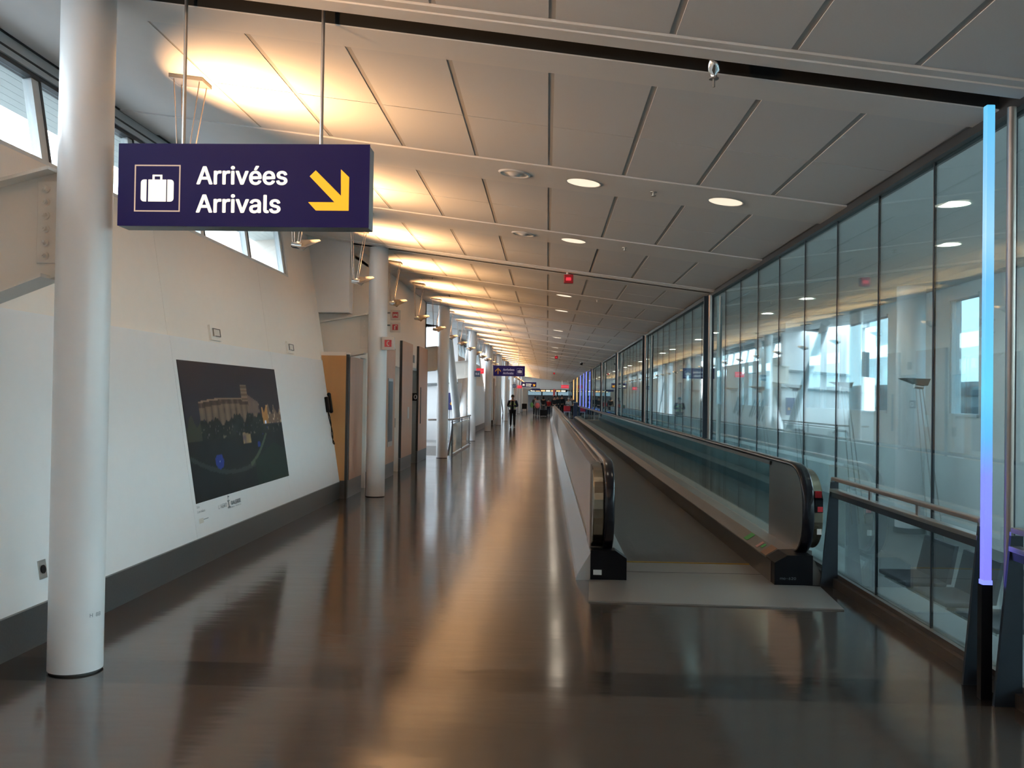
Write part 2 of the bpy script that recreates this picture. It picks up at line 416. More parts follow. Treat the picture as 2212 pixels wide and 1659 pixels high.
# ------------------------------------------------------------------ left wall
LX = lambda z: -3.25 - .16*(z-.27)
NX, NZ = 1/1.01272, .16/1.01272
def lp(y, z, off=0.0): return (LX(z)+off*NX, y, z+off*NZ)
def lbox(mb, y0, y1, z0, z1, t0, t1):
    mb.hexa([lp(y0, z0, t0), lp(y0, z0, t1), lp(y1, z0, t1), lp(y1, z0, t0), lp(y0, z1, t0), lp(y0, z1, t1), lp(y1, z1, t1), lp(y1, z1, t0)])
SILL, HEAD = 3.33, 4.195
nwin = [0]
def lean_bay(y0, y1, cy0, cy1, joints):
    lo = MB(); up = MB()
    js = [y0] + [j for j in joints if y0 < j < y1] + [y1]
    for a, b in zip(js[:-1], js[1:]):
        lbox(lo, a+.003, b-.003, .27, 2.18, -.05, 0)
        lbox(up, a+.003, b-.003, 2.18, SILL, -.09, -.018)
    lbox(up, y0, y1, .2, SILL, -.14, -.06)
    if cy0 > y0: lbox(up, y0, cy0, SILL, HEAD+.1, -.14, -.018)
    if cy1 < y1: lbox(up, cy1, y1, SILL, HEAD+.1, -.14, -.018)
    struct(lo.build('wall_left', 'wall_panel')); struct(up.build('wall_left', 'wall_warm_lit'))
    b = MB().box(-3.45, -3.25, y0, y1, 0, .262); o = struct(b.build('baseboard_left', 'base'))
    MB().box(-3.45, -3.247, y0, y1, .262, .272).build('top_edge', 'base_trim', o)
    # clerestory
    nwin[0] += 1
    fr = MB(); lbox(fr, cy0, cy1, SILL, SILL+.035, -.16, -.02); lbox(fr, cy0, cy1, HEAD-.16, HEAD+.02, -.10, -.02)
    w = struct(fr.build('window_%d' % nwin[0], 'window_frame'))
    bl = MB(); lbox(bl, cy0, cy1, HEAD-.20, HEAD-.165, -.11, -.03); lbox(bl, cy0, cy1, HEAD-.11, HEAD-.095, -.11, -.014); lbox(bl, cy0, cy1, HEAD-.01, HEAD+.012, -.11, -.005)
    bl.build('head_rail', 'frame_black', w)
    gl = MB(); lbox(gl, cy0, cy1, SILL+.035, HEAD-.2, -.085, -.075); gl.build('pane', 'glass_clear', w)
    y = cy1
    while y > cy0:
        m1 = MB(); lbox(m1, y-.10, y-.0, SILL+.03, HEAD-.2, -.12, -.05); m1.build('mullion', 'window_frame', w)
        m2 = MB(); lbox(m2, y, y+.03, SILL+.03, HEAD-.2, -.12, -.045); m2.build('gasket', 'frame_black', w)
        y -= 1.6 if y < cy1 else 1.6
def window_bay(y0, y1, xw, z0, z1, n, low=-3.2):
    nwin[0] += 1
    wl_ = MB().box(xw-.2, xw, y0, y1, low, z0); w = struct(wl_.build('window_%d' % nwin[0], 'white_wall'))
    MB().box(xw-.16, xw+.03, y0, y1, z0, z0+.06).box(xw-.16, xw+.03, y0, y1, z1-.06, z1+.2).build('window_frame', 'window_frame', w)
    MB().box(xw-.08, xw-.07, y0, y1, z0+.06, z1-.06).build('pane', 'glass_clear', w)
    for i in range(n+1):
        y = y0 + (y1-y0)*i/n
        MB().box(xw-.16, xw+.03, y-.08, y+.08, z0+.06, z1-.06).build('mullion', 'window_frame', w)
    MB().box(xw-.12, xw, y0, y1, (z0+z1)/2-.03, (z0+z1)/2+.03).build('transom', 'window_frame', w)
    return w
J = [5.42+3.2*i for i in range(-6, 36)]
lean_bay(YBACK, 14.6, YBACK+.2, 13.3, J)
# white return wall at the end of the poster wall, above the beam
mb = MB(); x0, x1 = -4.3, -3.20
mb.hexa([(x0, 14.85, 2.965), (x1, 14.85, 2.965), (x1, 15.2, 2.965), (x0, 15.2, 2.965), (x0, 14.85, cz(x0)+.1), (x1, 14.85, cz(x1)+.1), (x1, 15.2, cz(x1)+.1), (x0, 15.2, cz(x0)+.1)])
struct(mb.build('wall_left', 'white_wall'))
mb = MB(); lbox(mb, 14.6, 14.86, 2.26, HEAD+.1, -.14, -.018); struct(mb.build('wall_left', 'wall_warm_lit'))
struct(MB().box(-6.3, -3.19, 15.12, 15.2, 0, 4.6).build('wall_left', 'wall_warm_lit'))

struct(MB().box(-4.0, -3.76, 14.5, 15.2, 0, 3.0).build('wall_left', 'wall_warm_lit'))
struct(MB().box(-3.29, -3.14, 14.605, 14.66, 0, .284).build('baseboard_left', 'base'))
# elevator core wall
core = MB()
def wallseg(mb, x, y0, y1, z0, z1, t=.2): mb.box(x-t, x, y0, y1, z0, z1)
wallseg(core, -3.19, 15.2, 15.78, 2.26, 3.95); wallseg(core, -3.19, 15.78, 16.35, 2.28, 3.95)
wallseg(core, -3.19, 16.35, 19.2, 0, 4.12); wallseg(core, -3.19, 15.2, 16.35, 3.9, 4.12)
wallseg(core, -3.19, 19.2, 20.0, 2.25, 4.12); wallseg(core, -3.19, 20.0, 21.62, 0, 4.12)
wallseg(core, -3.19, 21.62, 22.62, 2.27, 4.12); wallseg(core, -3.19, 22.62, 24.35, 0, 4.12)
wallseg(core, -3.19, 14.66, 15.78, 0, 2.26, .1)
core.box(-6.3, -3.19, 24.15, 24.35, -3.2, 4.55)
core.box(-3.75, -3.39, 15.2, 24.2, -.0, 4.0)
struct(core.build('wall_left', 'wall_warm_lit'))
bb = MB()
for a, b in ((14.63, 15.76), (16.4, 19.12), (20.02, 21.6), (22.64, 24.35)): bb.box(-3.2, -3.14, a, b, 0, .28)
struct(bb.build('baseboard_left', 'base'))
# doors of the core
d = MB().box(-3.38, -3.30, 15.8, 16.33, .01, 2.26); do = struct(d.build('door_1', 'white_paint'))
MB().box(-3.30, -3.285, 15.82, 16.31, .02, .14).build('kick_plate', 'dark', do)
MB().box(-3.30, -3.24, 16.22, 16.25, .95, 1.15).build('door_handle', 'steel', do)
d = MB().box(-3.38, -3.30, 19.22, 19.98, .01, 2.24); do = struct(d.build('door_2', 'white_wall'))
MB().box(-3.30, -3.24, 19.88, 19.92, .95, 1.15).build('door_handle', 'steel', do)
ev = struct(MB().box(-3.36, -3.30, 21.64, 22.60, .01, 2.27).build('door_3', 'alu'))
MB().box(-3.30, -3.29, 22.11, 22.125, .01, 2.27).build('door_gap', 'dark', ev)
fr = MB().box(-3.30, -3.18, 21.62, 21.66, 0, 2.27).box(-3.30, -3.18, 22.58, 22.62, 0, 2.27).box(-3.30, -3.18, 21.62, 22.62, 2.24, 2.30)
fr.build('door_frame', 'steel', ev)
# wooden wall panels (each could be lifted off)
def wood_panel(y0, y1, z0, z1, label, m='wood'):
    t = thing('wood_wall_panel', label, 'wall panel', (-3.16, (y0+y1)/2, z0), 'wooden panels around the lift doors')
    MB().box(-3.165, -3.13, y0+.02, y1-.02, z0, z1).build('veneer_face', m, t)
    MB().box(-3.188, -3.135, y0, y0+.02, z0, z1).box(-3.188, -3.135, y1-.02, y1, z0, z1).box(-3.188, -3.166, y0+.02, y1-.02, z0+.01, z1).build('dark_edge', 'dark', t)
    return t
wood_panel(14.70, 15.76, .285, 2.25, 'wooden wall panel just left of the second white column, under the beam')
p2 = wood_panel(17.0, 19.12, .285, 2.60, 'wooden wall panel with narrow tall glass strip right of second column')
wood_panel(20.02, 21.6, .285, 2.83, 'plain wooden wall panel between white door and the steel lift door')
p4 = wood_panel(22.64, 24.3, .285, 2.85, 'wooden wall panel on the far side of the steel lift door')
# narrow display strip in panel 2
df_ = MB().box(-3.13, -3.118, 18.25, 18.78, .62, 1.98).build('display_frame', 'steel', p2)
MB().box(-3.118, -3.112, 18.30, 18.73, .72, 1.92).build('display_glass', 'frame_dark', df_)
MB().box(-3.13, -3.12, 22.95, 23.05, .95, 1.85).build('slot', 'dark', p4)
t = thing('wood_wall_panel', 'tapered warm-lit wood panel facing the viewer at the end of poster wall', 'wall panel', (-3.3, 14.62, .28), 'wooden panels around the lift doors')
MB().prism([(-3.275, .285), (-3.175, .285), (-3.175, 2.26), (-3.575, 2.26)], 'y', 14.60, 14.65).build('veneer_face', 'wood_warm_lit', t)
MB().box(-3.175, -3.135, 14.60, 14.69, .0, 2.28).build('dark_edge', 'dark', t)
struct(MB().box(-3.7, -3.19, 14.65, 15.12, 2.26, 2.32).build('wall_left', 'wall_warm_lit'))
# call panel and plates
o = MB().box(-3.13, -3.12, 20.85, 21.05, 1.12, 1.38).build('notice_sheet', 'sign_white'); tag(o, 'small pale notice stuck to the panel left of the lift door', 'notice')
o = MB().box(-3.19, -3.17, 22.0, 22.2, 2.42, 2.60).build('floor_indicator', 'housing'); tag(o, 'small grey lift floor indicator above the lift door', 'indicator')
t = thing('lift_number_sign', 'small black flag sign beside the lift door', 'sign', (-3.1, 21.7, 1.55))
MB().box(-3.18, -3.02, 21.64, 21.67, 1.52, 1.70).build('plate', 'black', t)
m_ = MB(); text_on(m_, '0', -3.10, -3.03, 1.56, .10, lambda u, v: (u, 21.637, v)); m_.build('numeral', 'white_paint', t)

# ---- bays further down
window_bay(24.35, 34.5, -6.15, 1.28, 4.40, 6)
struct(MB().box(-6.3, -3.32, 34.5, 34.7, -3.2, 4.6).build('wall_left', 'white_wall'))
struct(MB().hexa([(-6.2, 34.3, 2.55), (-3.3, 34.3, 2.72), (-3.3, 34.5, 2.72), (-6.2, 34.5, 2.55), (-6.2, 34.3, 2.62), (-3.3, 34.3, 2.80), (-3.3, 34.5, 2.80), (-6.2, 34.5, 2.62)]).build('trim_2', 'concrete'))
struct(MB().hexa([(-6.2, 34.35, 1.95), (-3.3, 34.35, 2.1), (-3.3, 34.5, 2.1), (-6.2, 34.5, 1.95), (-6.2, 34.35, 2.0), (-3.3, 34.35, 2.16), (-3.3, 34.5, 2.16), (-6.2, 34.5, 2.0)]).build('trim_3', 'concrete'))
lean_bay(34.7, 53.2, 35.6, 52.6, J)
struct(MB().box(-3.45, -3.12, 53.2, 62.7, 0, 4.1).box(-6.3, -3.4, 62.5, 62.7, 0, 4.5).build('wall_left', 'wall_warm_lit'))
struct(MB().box(-3.2, -3.06, 53.2, 62.7, 0, .28).build('baseboard_left', 'base'))
for a in (54.2, 58.6):
    t = thing('wood_wall_panel', 'narrow wooden wall panel far down the corridor, %s' % ('nearer of the two' if a < 55 else 'farther of the two'), 'wall panel', (-3.09, a+.6, .285), 'far wooden panels')
    MB().box(-3.12, -3.07, a, a+1.2, .285, 2.7).build('veneer_face', 'wood', t)
dd = struct(MB().box(-3.12, -3.09, 56.4, 57.6, .01, 2.3).build('door_4', 'alu'))
window_bay(62.7, 72.4, -4.6, .35, 4.25, 6, low=0)
lean_bay(72.4, YEND, 73.0, YEND-.5, J)
struct(MB().box(-6.3, -3.3, 72.4, 72.6, 0, 4.5).build('wall_left', 'white_wall'))
struct(MB().box(-6.3, 9.2, YBACK-.2, YBACK, -1.4, 4.8).build('wall_back', 'wall_warm_lit'))

# exterior soffit, roof edge, apron, terminal building
for (a, b, xo) in ((YBACK, 15.5, XL), (34.5, 62.7, XL), (72.4, YEND, XL)):
    s_ = MB()
    n = 8; w_ = .73/n
    for i in range(n):
        xa = -4.12 - w_*i; xb = xa - w_ + .006; za = 4.22-.07*i/n; zb_ = 4.22-.07*(i+1)/n
        s_.hexa([(xb, a, zb_), (xa, a, za), (xa, b, za), (xb, b, zb_), (xb, a, 4.4), (xa, a, 4.4), (xa, b, 4.4), (xb, b, 4.4)])
    s_.box(-4.85, -4.0, a, b, 4.225, 4.4)
    s_.box(-4.87, -4.0, a, b, 4.4, 4.6)
    so = s_.build('roof_soffit', 'soffit'); struct(so)
struct(MB().box(-6.8, -6.0, 24.2, 34.6, 4.46, 4.6).box(-6.8, -4.5, 62.6, 72.5, 4.35, 4.6).build('roof_edge', 'soffit'))
struct(MB().box(-160, -6.3, -60, 200, -3.6, -3.3).build('ground', 'ground'))
bt = thing('terminal_building', 'pale building with banded windows outside, seen through the glass on the right', 'building', (30, 40, -3.3))
MB().box(30, 40, -20, 130, -3.3, 3.2).build('facade', 'concrete', bt)
MB().box(29.9, 30, -20, 130, -1.0, 1.4).box(29.9, 30, -20, 130, 2.2, 2.9).build('window_band', 'frame_dark', bt)
struct(MB().box(9.1, 160, -60, 200, -3.6, -3.3).build('ground', 'ground'))
bt = thing('terminal_building', 'long pale terminal building with banded windows outside the left windows', 'building', (-34, 40, -3.3))
MB().box(-46, -34, -20, 110, -3.3, 4.6).build('facade', 'concrete', bt)
MB().box(-34, -33.9, -20, 110, -1.5, .2).box(-34, -33.9, -20, 110, 1.6, 3.2).build('window_band', 'frame_dark', bt)
fins = MB()
for i in range(33): fins.box(-34, -33.7, -20+4*i, -19.7+4*i, -3.3, 4.6)
fins.build('fin', 'white_paint', bt)

# ------------------------------------------------------------------ columns, beams, braces
ordn = ['nearest', 'second', 'third', 'fourth', 'fifth', 'sixth', 'seventh', 'eighth', 'ninth', 'tenth', 'eleventh']
cl = {0: 'large round white column left of the hanging blue sign, nearest to the viewer',
      1: 'round white column at the wooden panels, with red phone sign beside it',
      2: 'round column lit warm on its left, just before the stair opening',
      3: 'round white column behind the slanted brace, carrying small dark blue sign',
      4: 'fifth round white column, left of the hanging sign with up arrow'}
for k in range(-1, KMAX):
    y = CY(k)
    if k == -1: continue
    lab = cl.get(k, '%s round white column down the left side of the corridor' % ordn[k])
    t = thing('column', lab, 'column', (COLX, y, 0), 'row of round white columns')
    MB().cyl((COLX, y, .012), (COLX, y, cz(COLX)-.01), .153, n=40).build('shaft', 'column', t)
    MB().cyl((COLX, y, 0), (COLX, y, .014), .145, n=32).build('base_gap', 'dark', t)
    if k == 0:
        m_ = MB(); fnc = lambda u, v: (COLX+.1545*math.sin(u), y-.1545*math.cos(u), v)
        text_on(m_, 'H  8B', .95, 1.45, .33, .022, fnc, .0); m_.build('stencil_mark', 'housing', t)
def beam(k, x1, slope, lab, slope_b=None, m='beam'):
    y = CY(k); xa = COLX-.15; zt, zb = 2.96, 2.33; slope_b = slope if slope_b is None else slope_b
    t = thing('steel_beam', lab, 'beam', (xa, y, zb), 'steel beams between columns and wall')
    zt1 = zt - slope*(xa-.07-x1); zb1 = zb - slope_b*(xa-.07-x1)
    MB().hexa([(x1, y-.008, zb1), (xa, y-.008, zb), (xa, y+.008, zb), (x1, y+.008, zb1), (x1, y-.008, zt1), (xa, y-.008, zt), (xa, y+.008, zt), (x1, y+.008, zt1)]).build('web', m, t)
    for nm, z0, z1_, xe in (('flange', zt, zt1, xa-.02), ('flange', zb, zb1, xa-.05)):
        MB().hexa([(x1, y-.11, z1_-.02), (xe, y-.11, z0-.02), (xe, y+.11, z0-.02), (x1, y+.11, z1_-.02), (x1, y-.11, z1_), (xe, y-.11, z0), (xe, y+.11, z0), (x1, y+.11, z1_)]).build(nm, m, t)
    MB().box(xa-.13, xa+.03, y-.018, y-.008, zb+.07, zt-.07).build('connection_plate', m, t, bevel=.004)
    pl_ = t.children[-1] if False else [c for c in bpy.data.objects if c.parent == t and c.name.startswith('connection_plate')][0]
    for i in range(6):
        z = zb+.115+i*.078*1.02
        MB().cyl((xa-.075, y-.03, z), (xa-.075, y-.016, z), .024, n=16).cyl((xa-.075, y-.055, z), (xa-.075, y-.03, z), .016, n=6).cyl((xa-.075, y-.065, z), (xa-.075, y-.05, z), .009, n=10).build('bolt', m, pl_)
beam(0, -3.62, .28, 'bolted steel beam running left from the nearest column', .40)
beam(1, -3.78, .19, 'white bolted beam over the wooden panel at second column')
beam(2, -4.4, .12, 'bolted beam beside the warm lit third column')
beam(3, -3.5, .12, 'bolted beam beside the fourth column')
t = thing('slanted_brace', 'pair of white slanted tubes forming a V before the fourth column', 'brace', (-3.1, 33.2, 0))
def taper(p0, p1, r):
    p0 = Vector(p0); p1 = Vector(p1); d = (p1-p0)
    m_ = MB(); m_.cyl(p0, p0+d*.1, .04, r, n=20); m_.cyl(p0+d*.1, p1, r, n=20); return m_
taper((-3.12, 33.1, .22), (-3.1, 28.4, cz(-3.1)-.07), .13).build('tube', 'column', t)
taper((-3.08, 33.3, .22), (-3.1, 37.6, cz(-3.1)-.02), .14).build('tube', 'column', t)
MB().box(-3.3, -2.9, 33.0, 33.4, 0, .05).box(-3.13, -3.07, 33.0, 33.4, .05, .3).build('base_plate', 'steel', t)

# stair opening guard
t = thing('guard_railing', 'steel and glass railing round the stair opening behind the third column', 'railing', (-2.55, 28, 0))
rail = [(-3.15, 24.75, 1.0), (-2.55, 25.45, 1.0), (-2.56, 31.3, 1.0)]
MB().tube(rail, .024).build('handrail', 'rail', t)
MB().tube([(-2.62, 31.3, .92), (-2.62, 25.6, .92)], .015).build('handrail', 'steel', t)
for yy in (25.5, 28.35, 31.2):
    MB().box(-2.595, -2.565, yy-.02, yy+.02, 0, .97).build('post', 'frame_dark', t)
for a, b in ((25.56, 28.30), (28.40, 31.14)):
    MB().box(-2.58, -2.57, a, b, .08, .88).build('glass_panel', 'glass_clear', t)
MB().box(-2.62, -2.55, 25.5, 31.2, 0, .05).build('shoe', 'steel', t)
t = thing('escalator', 'escalator top with round steel newel in the stair opening', 'escalator', (-3.5, 31.5, -.3))
MB().prism([(32.6, 0), (30.4, 0), (25.6, -3.1), (25.6, -3.2), (32.6, -3.2)], 'x', -4.6, -3.0).build('truss', 'steel', t)
for x in (-4.5, -3.1):
    MB().prism([(32.5, .15), (31.8, .62), (30.8, .62), (25.7, -2.5), (25.7, -3.0), (30.6, 0), (32.5, 0)], 'x', x-.04, x+.04).build('balustrade', 'glass_rail', t)
    MB().tube([(x, 32.45, .2), (x, 32.25, .55), (x, 31.8, .68), (x, 30.8, .68), (x, 25.7, -2.4)], .04).build('handrail', 'rubber', t)
    MB().cyl((x-.1, 32.3, .33), (x+.1, 32.3, .33), .3, n=28).build('newel_drum', 'steel', t)
t = thing('wayfinding_panel', 'narrow dark blue vertical sign on the white wall behind slanted brace', 'sign', (-3.7, 34.2, 1.0))
MB().box(-3.75, -3.42, 34.22, 34.3, 1.13, 1.76).build('panel', 'navy', t)
MB().box(-3.60, -3.57, 34.26, 34.3, 0, 1.13).build('post', 'housing', t)
m_ = MB(); m_.prism([(-3.52, 1.3), (-3.46, 1.36), (-3.50, 1.36), (-3.50, 1.42), (-3.54, 1.42), (-3.54, 1.36), (-3.58, 1.36)], 'y', 34.214, 34.219); m_.build('arrow', 'u_yellow', t)

# ------------------------------------------------------------------ right glass wall
GX = 2.65
for k in range(-2, KMAX):
    y0 = CY(k); y1 = CY(k+1)
    if y0 > YEND-1: break
    y1 = min(y1, YEND)
    y0 = max(y0, YBACK)
    if y1 < YBACK: continue
    base = MB().box(GX-.08, GX+.05, y0, y1, 0, .075).box(GX-.04, GX+.05, y0, y1, .075, .11)
    w = struct(base.build('window_%d' % (20+k), 'frame_brown'))
    MB().hexa([(GX-.05, y0, cz(GX)-.055), (GX+.06, y0, cz(GX)-.055), (GX+.06, y1, cz(GX)-.055), (GX-.05, y1, cz(GX)-.055), (GX-.05, y0, cz(GX)+.28), (GX+.06, y0, cz(GX)+.28), (GX+.06, y1, cz(GX)+.28), (GX-.05, y1, cz(GX)+.28)]).build('head_channel', 'frame_black', w)
    n = 9; p = (y1-y0)/n
    for i in range(n):
        a = y0+p*i+(.05 if i == 0 else .008); b = y0+p*(i+1)-.008
        MB().box(GX-.006, GX+.006, a, b, .11, cz(GX)-.055).build('glass_pane', 'glass_wall' if a > 3 else 'glass_clear', w)
        if i: MB().box(GX-.009, GX+.009, y0+p*i-.008, y0+p*i+.008, .11, cz(GX)-.055).build('gasket', 'frame_dark', w)
    if k != 0: MB().box(GX-.15, GX-.08, y0-.025, y0+.025, 0, cz(GX)-.05).build('post', 'frame_dark', w)
    MB().box(GX-.02, GX+.02, y0-.02, y0+.02, .11, cz(GX)-.05).build('glazing_bar', 'frame_dark', w)
    MB().cyl((GX-.075, y0-.14, 0), (GX-.075, y0-.14, cz(GX)-.05), .024, n=14).build('steel_tube', 'rail', w)

# hall behind the glass
HX, HF = 8.8, -1.2
struct(MB().box(GX+.05, 3.25, YBACK, YEND, -.3, -.02).build('trim_4', 'concrete'))
struct(MB().box(3.1, 3.25, YBACK, YEND, HF, -.3).build('trim_5', 'hall_wall'))
struct(MB().box(3.25, 9.2, YBACK, YEND, HF-.1, HF).build('floor', 'hall_floor'))
struct(MB().box(2.72, 9.2, YBACK, YEND, 4.2, 4.4).build('ceiling', 'hall_wall'))
struct(MB().box(2.7, 9.2, YEND, YEND+.2, HF, 4.4).build('wall_far', 'hall_wall'))
HW = [(-4.4, 4.8, 5), (5.8, 14.4, 5), (19.3, 20.7, 1), (24.4, 34.3, 5), (37.0, 43.6, 4), (46.0, 53.2, 4), (56, 62.6, 3), (65.5, 80, 6), (84, 100, 6)]  # first two are out of view, added to let daylight in
hw = MB().box(HX, HX+.25, YBACK, YEND, HF, 1.36).box(HX, HX+.25, YBACK, YEND, 3.94, 4.4)
e = YBACK
for a, b, n in HW: hw.box(HX, HX+.25, e, a, 1.36, 3.94); e = b
hw.box(HX, HX+.25, e, YEND, 1.36, 3.94)
struct(hw.build('wall_right', 'hall_wall'))
for a, b, n in HW:
    nwin[0] += 1
    w = struct(MB().box(HX-.04, HX+.2, a, b, 1.36, 1.43).box(HX-.04, HX+.2, a, b, 3.88, 3.94).build('window_%d' % (nwin[0]+40), 'window_frame'))
    MB().box(HX+.10, HX+.11, a, b, 1.43, 3.88).build('pane', 'glass_hall' if a > 15 else 'glass_clear', w)
    for i in range(n+1):
        y = a+(b-a)*i/n; MB().box(HX+.02, HX+.18, y-.07, y+.07, 1.43, 3.88).build('mullion', 'window_frame', w)
for i in range(9):
    y = 1.6+9.6*i+(0 if i else 0); y = 11.2+9.6*(i-1)
    t = thing('hall_column', 'round white column in the hall behind the glass, %s from the viewer' % ordn[i], 'column', (8.0, y, HF), 'columns of the hall behind the glass')
    MB().cyl((8.0, y, HF), (8.0, y, 4.2), .30, n=32).build('shaft', 'column', t)
    MB().cyl((8.0, y, HF), (8.0, y, HF+.12), .33, n=32).build('base_ring', 'hall_floor', t)
for i in range(9):  # fill lamps added above the glass, unseen, to brighten the hall
    y = 8+12.0*i
    t = thing('hall_fill_lamp', 'added long fill lamp, out of view on the hall ceiling', 'lamp', (3.2, y, 3.9), 'added fill lamps of the hall behind the glass')
    MB().box(3.1, 3.3, y-1.5, y+1.5, 4.12, 4.2).build('housing', 'housing', t)
    MB().box(3.12, 3.28, y-1.45, y+1.45, 4.105, 4.12).build('diffuser', 'hall_fill_glow', t)
for i in range(7):
    y = 17.9+4.4*i; x = 7.0
    t = thing('hall_uplight', 'uplight on slanted rods behind the glass wall, %s from the right' % ordn[i], 'uplight', (x, y, HF), 'uplights in the hall behind the glass')
    for dx in (.0, .22, .40): MB().cyl((x+.15+dx*.9, y-.3+dx*.4, HF), (x-.02+dx*.3, y, 2.0), .012, n=6).build('rod', 'alu', t)
    MB().hexa([(x-.04, y-.12, 2.0), (x+.16, y-.12, 1.97), (x+.16, y+.12, 1.97), (x-.04, y+.12, 2.0), (x-.30, y-.16, 2.11), (x+.20, y-.16, 2.10), (x+.20, y+.16, 2.10), (x-.30, y+.16, 2.11)]).build('reflector', 'reflector', t)
    MB().cyl((x-.05, y, 1.97), (x+.12, y, 1.95), .05, n=14).build('lamp_housing', 'steel', t)
# seats in the hall seen through the near glass
for i in range(3):
    y = 10.6+1.25*i
    t = thing('waiting_chair', 'dark waiting seat behind the near glass, %s one' % ('nearest', 'middle', 'farthest')[i], 'seat', (5.1, y, HF), 'waiting seats behind the glass')
    MB().box(4.8, 5.35, y-.5, y+.5, HF+.40, HF+.46).build('seat', 'cloth_dgrey', t, bevel=.02)
    MB().hexa([(5.33, y-.5, HF+.44), (5.40, y-.5, HF+.44), (5.40, y+.5, HF+.44), (5.33, y+.5, HF+.44), (5.45, y-.5, HF+.95), (5.50, y-.5, HF+.95), (5.50, y+.5, HF+.95), (5.45, y+.5, HF+.95)]).build('backrest', 'cloth_dgrey', t)
    for yy in (y-.4, y+.4): MB().box(4.85, 5.3, yy-.02, yy+.02, HF, HF+.40).build('leg', 'steel', t)

# LED tubes
def led(k, m, lab, grp=None, post=True, dx=0):
    y = CY(k)-.10 if isinstance(k, int) else k
    x = GX-.15-.03+dx
    t = thing('led_light_tube', lab, 'light tube', (x, y, .0), grp)
    MB().box(x-.024, x+.024, y-.024, y+.024, .66, 3.33).build('light_tube', m, t, bevel=.006)
    MB().box(x-.026, x+.026, y-.026, y+.026, .64, .665).build('end_cap', 'e_blue' if m in ('led', 'e_blue') else 'e_orange', t)
    MB().box(x-.03, x+.03, y-.02, y+.03, 0, .64).build('dark_post', 'black', t)
    return t
led(0, 'led', 'tall glowing blue light tube standing at the near glass post on the right')
for i, yy in enumerate((60.0, 64.4, 70.5)):
    led(yy, 'e_blue', dx=.06, lab= '%s of the three far violet blue light tubes by glass wall' % ('rightmost', 'middle', 'leftmost')[i], grp='far blue light tubes')
for i, yy in enumerate((78.0, 88.0)):
    led(yy, 'e_orange', dx=.06, lab= '%s of the two glowing orange light tubes at corridor end' % ('right', 'left')[i], grp='far orange light tubes')

# guard rails in front of the near glass
def guard(y0, y1, lab, ends=(True, True)):
    t = thing('guard_rail', lab, 'railing', (2.53, (y0+y1)/2, 0), 'guard rails before the glass')
    MB().box(2.545, 2.60, y0, y1, .945, .975).build('top_rail', 'rail', t, bevel=.006)
    MB().box(2.535, 2.60, y0, y1, .845, .875).build('lower_rail', 'steel', t, bevel=.004)
    MB().box(2.545, 2.59, y0+.02, y1-.02, .80, .845).build('dark_channel', 'frame_dark', t)
    n = 3
    for i in range(1, n):
        y = y1-(y1-y0)*i/n
        MB().box(2.56, 2.575, y-.02, y+.02, .875, .945).build('spacer', 'steel', t)
    for e, y in zip(ends, (y0, y1)):
        if e:
            MB().prism([(2.46, 0), (2.61, 0), (2.61, .93), (2.545, .93)], 'y', y-.012, y+.012).build('end_blade', 'frame_dark', t)
            MB().box(2.545, 2.56, y-.01, y+.01, .93, .95).build('clip', 'steel', t)
guard(5.58, 8.42, 'guard rail between the walkway end and the blue light tube')
guard(2.3, 5.20, 'guard rail at right edge, nearest to the viewer', (True, True))

# ------------------------------------------------------------------ moving walkway
WY0, WY1 = 8.44, 69.0
t = thing('moving_walkway', 'long moving walkway with black handrails, running down the right side', 'walkway', (1.4, WY0, 0))
WALK = t
MB().box(.74, 2.05, 9.42, WY1-.8, .004, .016).build('belt', 'belt', t)
MB().box(.74, 2.05, 9.385, 9.405, .004, .018).build('comb_line', 'yellow', t)
MB().box(.74, 2.05, WY1-.8, WY1-.7, .004, .03).build('comb_line', 'yellow', t)
MB().prism([(.36, 7.56), (2.37, 7.46), (2.44, 8.35), (2.05, 8.44), (2.05, 9.37), (.74, 9.37), (.74, 8.5), (.41, 8.5)], 'z', 0.0005, .012).build('floor_plate', 'plate', t)
MB().box(.74, 2.05, 8.86, 8.865, .012, .0135).build('plate_joint', 'dark', t)
MB().box(.74, 2.05, WY1-.7, WY1+1.2, .001, .012).build('floor_plate', 'plate', t)
def dpath(y_c, zc, ry, rz, sgn, n=20):
    pts = []
    for i in range(n+1):
        a = math.pi/2 - math.pi*i/n
        c, s_ = math.cos(a), math.sin(a)
        e = .80
        pts.append((y_c - sgn*ry*(abs(c)**e), zc + rz*(abs(s_)**e)*(1 if s_ > 0 else -1)))
    return pts
yc0, yc1, zc, ry, rz = 8.84, WY1-.4, .655, .50, .395
def loop(ins=0.0):
    a = dpath(yc0, zc, ry-ins, rz-ins, 1); b = dpath(yc1, zc, ry-ins, rz-ins, -1)
    return a, b
